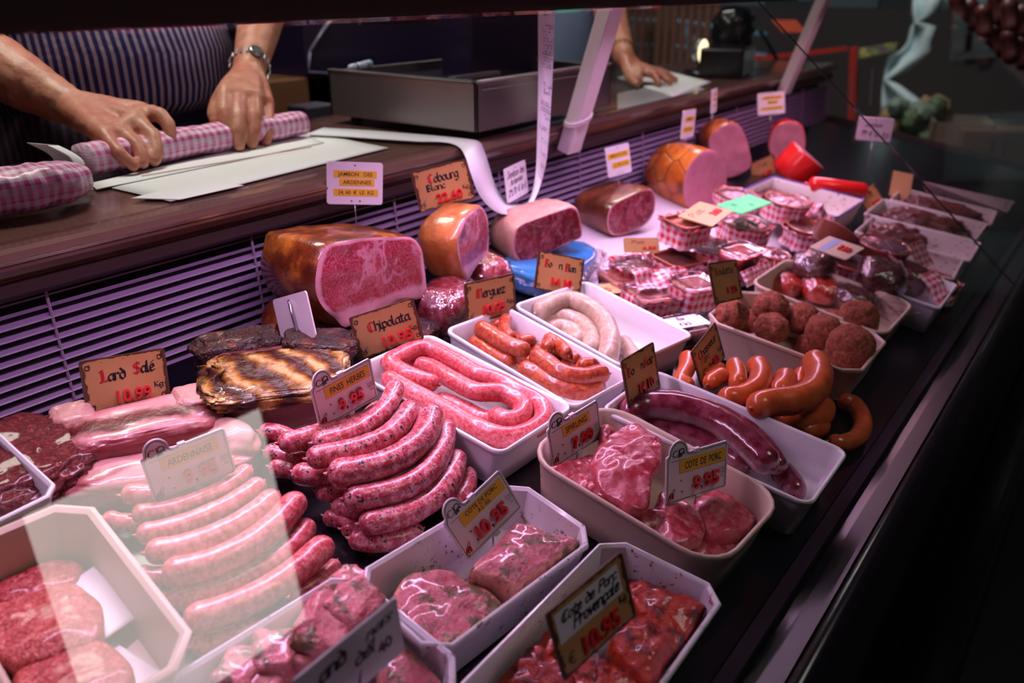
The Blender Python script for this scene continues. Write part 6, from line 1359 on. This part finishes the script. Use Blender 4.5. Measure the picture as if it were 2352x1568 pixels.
def stripes(name, dark, light, nu):
    t = NT(name); s = t.n.new('ShaderNodeSeparateXYZ'); t.l.new(t.tc.outputs['UV'], s.inputs[0])
    a = t.math('FRACT', t.math('MULTIPLY', s.outputs[0], float(nu))); m_ = t.ramp(a, [(.50, 0.0), (.56, 1.0), (.94, 1.0), (1, 0.0)])
    t.bump(t.noise(25, 3), .5, .006); return t.fin(t.mix(m_, dark, light), .8)
m_stripe = stripes('blue_striped_cloth', C((40, 36, 104)), C((176, 160, 184)), 104)
def ering(cx, cy, a, b, z, n=96, wob=0, seed=0):
    return np.array([V(cx + a * math.cos(t) * (1 + wob * noise.noise(Vector((math.cos(t) * 3, math.sin(t) * 3, z * 12 + seed)))), cy + b * math.sin(t) * (1 + wob * noise.noise(Vector((math.cos(t) * 3, math.sin(t) * 3, z * 12 + seed)))), z) for t in np.linspace(0, 2 * math.pi, n, endpoint=False)])
zs = [(-.205, .150, .130, 1.42), (-.200, .168, .150, 1.42), (-.190, .186, .172, 1.415), (-.175, .196, .186, 1.41), (-.150, .202, .194, 1.41), (-.10, .204, .194, 1.41), (-.05, .200, .184, 1.42), (0, .196, .170, 1.43), (.06, .205, .140, 1.45), (.11, .215, .115, 1.46), (.16, .19, .095, 1.46), (.20, .11, .08, 1.46), (.225, .062, .065, 1.455)]
loft('shirt', [ering(.785, cy, a, b, z, wob=.03) for z, a, b, cy in zs], m_stripe, man, True, uvs=(1, 1))
for s, e_ in ((-1, cH(-60, 440, 1.27)), (1, ay(640, -70, 1.30))):
    a = V(.79 + s * .24, 1.46, .10); m2 = a * .25 + e_ * .75 + np.array([0, .0, .01]); v, f = tube_geo(np.array([a + np.array([-s * .08, 0, .035]), a, (a + m2) / 2, m2]), np.array([.075, .074, .064, .060]), 24, False); build('sleeve', v, f, plain('blue_sleeve', (.06, .05, .16), .8), man, True)
loft('waistband', [ering(.80, 1.42, .168, .150, z) for z in (-.199, -.24, -.30)] + [ering(.79, 1.44, .175, .13, z) for z in (-.55, -.9, -1.2)], plain('navy_cloth', (.02, .025, .09), .8), man, True)
m_stripe_shade = stripes('shaded_striped_apron', C((26, 16, 40)), C((70, 48, 60)), 60)  # same striped cloth with shade put into its colours
ap = []
for z in np.linspace(-.17, -.75, 12):
    ap.append(np.array([V(.60 + .19 * math.cos(t), 1.36 + .125 * math.sin(t) + .012 * math.sin(t * 9 + z * 8), z) for t in np.linspace(math.pi * .72, math.pi * 1.86, 60)]))
oA = loft('apron', ap, m_stripe_shade, man, True, uvs=(1, 1), closed=False); m_ = oA.modifiers.new('s', 'SOLIDIFY'); m_.thickness = .003
# watch
def watch(c, axis, r, label, mat=m_steel, face=True):
    axis = axis / np.linalg.norm(axis); a = np.cross(axis, [0, 0, 1.]); a /= np.linalg.norm(a); b = np.cross(axis, a)
    root = empty('wristwatch', c, label, 'watch')
    P = np.array([c + (a * math.cos(t) + b * math.sin(t)) * r for t in np.linspace(0, 2 * math.pi, 41)]); k = 8
    for i in range(0, 40, 2):
        q = (P[i] + P[i + 1]) / 2; o_ = (q - c) / r; tn = np.cross(axis, o_); R = np.stack([tn, axis, o_], 1)
        MB().box((-.0019, -.0065, -.0012), (.0019, .0065, .0014)).make('link', mat, root, xf=(R, q), bevel=.0006)
    if face:
        vd = -c + UP; vd = vd - axis * (vd @ axis); vd /= np.linalg.norm(vd); fd = vd * .8 + np.array([.45, 0, .55]); fd -= axis * (fd @ axis); fd /= np.linalg.norm(fd); fc = c + fd * r
        v, f = tube_geo(np.array([fc - fd * .001, fc + fd * .003, fc + fd * .0045]), np.array([.0115, .0115, .0095]), 24); build('case', v, f, mat, root, True)
        v, f = tube_geo(np.array([fc + fd * .0045, fc + fd * .0050]), .0088, 24); build('dial', v, f, plain('dark_dial', (.05, .05, .06), .2), root)
wc = cH(1765, 470, 1.168)
watch(wc, cH(1815, 260, 1.20) - cH(1758, 500, 1.16), .0305, 'steel bracelet watch on the left wrist of the man rolling the parcel')
# second person, further along
w2 = empty('person', V(2.35, 1.62, -H), 'second worker in pale blue with one hand flat on white paper', 'person')
mb = MB(); y2 = 1.02
h0 = az(1462, 158, WZ + .030); wr = ay(1432, 128, h0[1] + .03); el = ay(1405, 55, h0[1] + .16); sh = V(2.50, 1.50, .12)
limb(mb, [sh, el, (el + wr) / 2, wr], [.05, .043, .036, .026])
tips = [az(1470, 190, WZ + .010), az(1515, 192, WZ + .009), az(1540, 190, WZ + .009), az(1553, 185, WZ + .009)]
for i, tp in enumerate(tips):
    k_ = h0 + (tp - h0) * .45 + np.array([0, 0, .012 * (1 - i * .2)]); limb(mb, [wr, h0, k_], [.021, .019, .014]); limb(mb, [k_, (k_ + tp) / 2 + np.array([0, 0, .006]), tp], [.013, .0105, .0085])
limb(mb, [wr, az(1448, 178, WZ + .018), az(1462, 194, WZ + .011)], [.017, .013, .010])
limb(mb, [sh, sh + np.array([-.14, .04, .06]), sh + np.array([-.34, .04, 0])], [.055, .07, .055]); limb(mb, [sh + np.array([-.17, .04, .05]), sh + np.array([-.17, .05, -.45])], [.11, .12]); limb(mb, [sh + np.array([-.17, .04, .05]), sh + np.array([-.17, .0, .19])], [.06, .055])
mb.add(hv * np.array([.072, .092, .112]) + sh + np.array([-.17, -.02, .26]), hf)
for s in (-.25, -.09): limb(mb, [sh + np.array([s, .05, -.45]), V(sh[0] + s, 1.56, -1.29)], [.08, .05])
remeshed('body', mb, m_skin, w2, .006)
cx_ = sh[0] - .17
loft('shirt', [ering(cx_, 1.54, a, b, z, 64, .03, 5) for z, a, b in ((-.45, .18, .15), (-.30, .19, .16), (-.15, .19, .16), (0, .19, .15), (.10, .20, .12), (.17, .16, .09), (.20, .07, .07))], plain('pale_blue_cloth', (.22, .28, .46), .8), w2, True)
v, f = blob_geo(sh + np.array([-.17, 0, .30]), (.080, .09, .09), k=3); build('hair', v, f, bpy.data.materials['grey_brown_hair'], w2, True)
watch(wr + (el - wr) * .12, el - wr, .029, 'dark bracelet on the wrist of the second worker', m_black, False)

# ------------------------------------------------------------------ beyond the far end of the counter
def axp(px, py, x): d = ray(px, py); return d * (x / d[0]) + UP
def pane(name, quad, th_, mat, parent=None, label=None, cat=None, d=(1, 0, 0)):
    q = [np.array(p) for p in quad]; e = np.array(d, float) * th_
    o = MB().add(q + [p + e for p in q], [(0, 1, 2, 3), (7, 6, 5, 4), (0, 4, 5, 1), (1, 5, 6, 2), (2, 6, 7, 3), (3, 7, 4, 0)]).make(name, mat, parent); return tag(o, label, cat) if label else o
flat('wall_end', (5.9, -1.5, 0), (5.95, 5, 1.2), plain('dark_street_wall', (.022, .012, .014), .8))
# blue railing
m_blue = plain('teal_railing_paint', (.10, .22, .32), .4)
rl = empty('railing', axp(1560, 90, 5.2) * np.array([1, 1, 0]), 'pale blue metal railing outside, seen above the second worker hand', 'railing')
for yy in (46, 104): MB().tube([axp(1420, yy, 5.2), axp(1560, yy + 4, 5.2), axp(1760, yy + 34 - (yy == 104) * 10, 5.2)], .016, 8).make('rail', m_blue, rl, True)
for i, xx in enumerate((1455, 1492, 1528, 1578, 1625, 1668)):
    a = axp(xx, 48 + (xx - 1420) * .05, 5.2); b = axp(xx, 135, 5.2); MB().tube([a, b], .010, 8).make('baluster', m_blue, rl, True)
    if i in (1, 3): MB().tube([axp(xx + 8, 104, 5.21), axp(xx + 38, 56, 5.21)], .014, 8).make('brace', plain('pale_brace', (.3, .45, .55), .4), rl, True)
m_wick = plain('brown_slatted_chair', (.13, .06, .045), .5)
def chair(px, label, x=4.7):
    b = axp(px, 175, x); root = empty('terrace_chair', np.array([b[0], b[1], 0]), label, 'chair', 'chairs on the terrace'); z = b[2]; zz = max(z, .47)
    s_ = np.array([b[0], b[1], 0]); w_ = .20
    for i in range(8): MB().box((-.01, -w_ + i * w_ / 4, zz), (.01, -w_ + i * w_ / 4 + .03, zz + .40)).make('back_slat', m_wick, root, xf=(np.eye(3), s_))
    MB().box((-.015, -w_ - .01, zz + .38), (.015, w_ + .01, zz + .44)).make('top_rail', m_wick, root, xf=(np.eye(3), s_), bevel=.008); MB().box((0, -w_, zz - .03), (.4, w_, zz)).make('seat', m_wick, root, xf=(np.eye(3), s_), bevel=.01)
    for lx, ly in ((0, -w_), (0, w_ - .03), (.37, -w_), (.37, w_ - .03)): MB().box((lx, ly, 0), (lx + .03, ly + .03, zz)).make('leg', m_wick, root, xf=(np.eye(3), s_))
chair(1565, 'brown slatted terrace chair left of the round lamp'); chair(1475, 'brown slatted terrace chair behind the second worker hand', 4.95)
# pale pavement
tag(MB().box((4.3, .2, .0), (5.8, 4.6, .012)).make('pavement', plain('pale_pavement', (.30, .36, .38), .5)), None, None, None, 'structure')
# red stall frame
m_redp = plain('red_painted_board', (.42, .022, .012), .4); XR = 3.35
rf = empty('red_stall', axp(1830, 310, XR) * np.array([1, 1, 0]), 'red painted stall frame standing beyond the far end of the counter', 'stall')
pane('post', [axp(1726, 128, XR), axp(1744, 128, XR), axp(1752, 300, XR), axp(1732, 300, XR)], .03, m_redp, rf)
pane('post', [axp(1952, 108, XR), axp(1969, 108, XR), axp(1962, 300, XR), axp(1946, 300, XR)], .03, m_redp, rf)
pane('lower_board', [axp(1735, 262, XR), axp(1800, 280, XR), axp(1937, 276, XR), axp(1937, 322, XR), axp(1760, 312, XR), axp(1738, 290, XR)][0:1] + [axp(1937, 276, XR), axp(1937, 322, XR), axp(1745, 312, XR)], .03, m_redp, rf)
pane('rail', [axp(1742, 130, XR), axp(1945, 106, XR), axp(1945, 116, XR), axp(1742, 140, XR)], .02, m_redp, rf)
pane('thin_rail', [axp(1695, 159, XR), axp(1770, 165, XR), axp(1770, 169, XR), axp(1695, 163, XR)], .02, m_redp, rf)
pane('orange_flap', [axp(1772, 46, XR), axp(1826, 46, XR), axp(1850, 74, XR), axp(1798, 74, XR)], .01, plain('orange_flap', (.62, .09, .04), .5), rf)
pane('side_board', [axp(1735, 126, XR + .05), axp(1775, 150, XR + .05), axp(1772, 262, XR + .05), axp(1738, 258, XR + .05)], .02, m_redp, rf)
for xx in (1731, 1958): a = axp(xx, 300, XR); MB().box((a[0], a[1] - .02, 0), (a[0] + .03, a[1] + .02, a[2])).make('leg', m_redp, rf)
# second stall table with produce
XT = 3.5; t0, t1 = axp(1990, 338, XT), axp(2340, 372, XT)
tb = empty('stall_table', np.array([XT + .3, (t0[1] + t1[1]) / 2, 0]), 'brown wooden stall table beyond the counter at the upper right', 'table'); m_tw = plain('dark_stained_wood', (.055, .022, .014), .45, var=.35, scale=20)
zt = t1[2] + .01
for i in range(4): MB().box((XT - .05 + i * .17, t1[1] - .5, zt - .03), (XT + .11 + i * .17, t0[1] + .1, zt)).make('plank', m_tw, tb, bevel=.003)
for i, dz in enumerate((.06, .13, .20)): MB().box((XT - .08, t1[1] - .5, zt - .03 - dz - .035), (XT - .06, t0[1] + .1, zt - .03 - dz)).make('front_board', m_tw, tb, bevel=.003)
for ly in (t1[1] - .45, t0[1] + .02): MB().box((XT, ly, 0), (XT + .06, ly + .06, zt - .03)).make('leg', m_tw, tb)
random.seed(9); cg, ct, cw = plain('leafy_green', (.075, .12, .055), .6, var=.5), plain('tan_mushroom', (.26, .17, .09), .6, var=.4), plain('pale_grey_green', (.14, .20, .17), .6, var=.4)
for i in range(22):
    px_, py_ = random.uniform(2035, 2165), random.uniform(245, 330); p = axp(px_, py_, XT + random.uniform(0, .25)); p[2] = max(p[2], zt + .03)
    k_ = i % 3; nm = ('cabbage', 'mushroom', 'artichoke')[k_]
    tag(blob(nm, p, tuple(random.uniform(.035, .06) for _ in range(3)), (cg, ct, cw)[k_], k=3, amp=.3, sc_=2.5, seed=i), ('leafy green', 'tan knobbly', 'pale green')[k_] + ' vegetable, ' + ('smallest', 'flat', 'round', 'tilted', 'dented', 'broad', 'narrow', 'biggest')[i // 3] + ' of its colour in the heap on the stall', 'vegetable', 'vegetables heaped on the stall')
def crate(q, label, mat, inner=None):
    c_ = axp(*q, XT + .05); c_[2] = max(c_[2], zt); root = empty('crate', c_, label, 'crate'); Rr = rotz(.3)
    for lo, hi in (((-.12, -.10, 0), (.12, -.09, .09)), ((-.12, .09, 0), (.12, .10, .09)), ((-.12, -.10, 0), (-.11, .10, .09)), ((.11, -.10, 0), (.12, .10, .09)), ((-.12, -.10, 0), (.12, .10, .01))): MB().box(lo, hi).make('side_board', mat, root, xf=(Rr, c_))
crate((2195, 330), 'greyish tan crate on the stall table right of the vegetables', plain('weathered_crate', (.18, .12, .09), .7))
bx = axp(2295, 365, XT + .02); bx[2] = max(bx[2], zt)
root = empty('carton', bx, 'cardboard carton with dark blue 11 on its side at the right edge of the stall', 'carton'); Rb = rotz(-1.15)
m_ctn = plain('cardboard', (.14, .07, .04), .7); MB().box((-.16, -.08, 0), (.16, .08, .10)).make('box', m_ctn, root, xf=(Rb, bx), bevel=.003)
typed('number', '11', -.06, .018, .06, plain('dark_blue_print', (.01, .02, .10), .6), root, Rb @ rotx(math.pi / 2), bx, z=.082)
# sheet built in place of a pale figure-like reflection, and dark hanging sausages at the upper right
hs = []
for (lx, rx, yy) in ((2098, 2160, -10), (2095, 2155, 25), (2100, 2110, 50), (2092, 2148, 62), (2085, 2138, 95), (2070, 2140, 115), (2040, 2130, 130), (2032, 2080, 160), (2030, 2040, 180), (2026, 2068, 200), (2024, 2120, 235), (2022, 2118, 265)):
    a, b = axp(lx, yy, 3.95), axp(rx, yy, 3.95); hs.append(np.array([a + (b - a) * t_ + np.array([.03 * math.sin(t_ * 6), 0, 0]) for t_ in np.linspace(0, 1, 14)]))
o = loft('reflection_sheet', hs, plain('pale_blue_reflection', (.50, .66, .72), .35), None, True, closed=False); m_ = o.modifiers.new('s', 'SOLIDIFY'); m_.thickness = .01
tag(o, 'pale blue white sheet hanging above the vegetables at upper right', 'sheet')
m_drk = plain('dark_hanging_sausage', (.06, .012, .012), .4, var=.4)
for i in range(12):
    px_ = 2195 + (i % 6) * 30; py_ = 20 + (i // 6) * 70 + (i % 3) * 14; a = axp(px_, py_ - 40, 3.2 + .1 * (i % 2)); b = axp(px_ + 8, py_ + 45, 3.2 + .1 * (i % 2))
    Q, rr = cap_profile([a, (a + b) / 2 + np.array([.01, 0, 0]), b], .026, 10); v, f = tube_geo(Q, rr, 12)
    tag(build('hanging_sausage', v, f, m_drk, None, True), ('lower', 'upper')[i < 6] + ' row dark dried sausage, ' + ('first', 'second', 'third', 'fourth', 'fifth', 'last')[i % 6] + ' from the left on the black rod', 'sausage', 'dried sausages hanging beyond the counter')
MB_ = MB().tube([axp(2170, -25, 3.25), axp(2390, -25, 3.25)], .01, 8).make('hanging_rod', m_black, None, True); tag(MB_, 'black rod from which the dried sausages hang', 'rod')
m_leaf = NT('colourful_print'); col = m_leaf.ramp(m_leaf.noise(30, 3), [(.35, (.10, .02, .12)), (.5, (.12, .18, .05)), (.62, (.35, .30, .08))]); m_leaf = m_leaf.fin(col, .6)
pane('printed_cloth', [axp(1968, 112, 3.9), axp(2060, 96, 3.9), axp(2055, 118, 3.9), axp(1970, 134, 3.9)], .02, m_leaf, None, 'small colourful printed cloth beyond the red stall frame', 'cloth')
# street facade far away: dark shopfront strips and pale windows
fa = empty('street_house', (8.2, 3.5, 0), 'dim house front across the street with pale windows', 'building')
MB().box((8.2, -2.5, 0), (8.4, 5, 3.6)).make('wall', plain('house_wall', (.030, .030, .034), .8), fa)
for i in range(7):
    y_ = -1.9 + i * 1.0; fr_ = MB().box((8.16, y_, 1.15), (8.22, y_ + .55, 2.3)).make('window', plain('window_frame', (.10, .14, .15), .5), fa); MB().box((8.15, y_ + .05, 1.2), (8.165, y_ + .5, 2.25)).make('pane', plain('window_glass', (.16, .22, .24), .1, coat=.5), fr_)
#TAIL
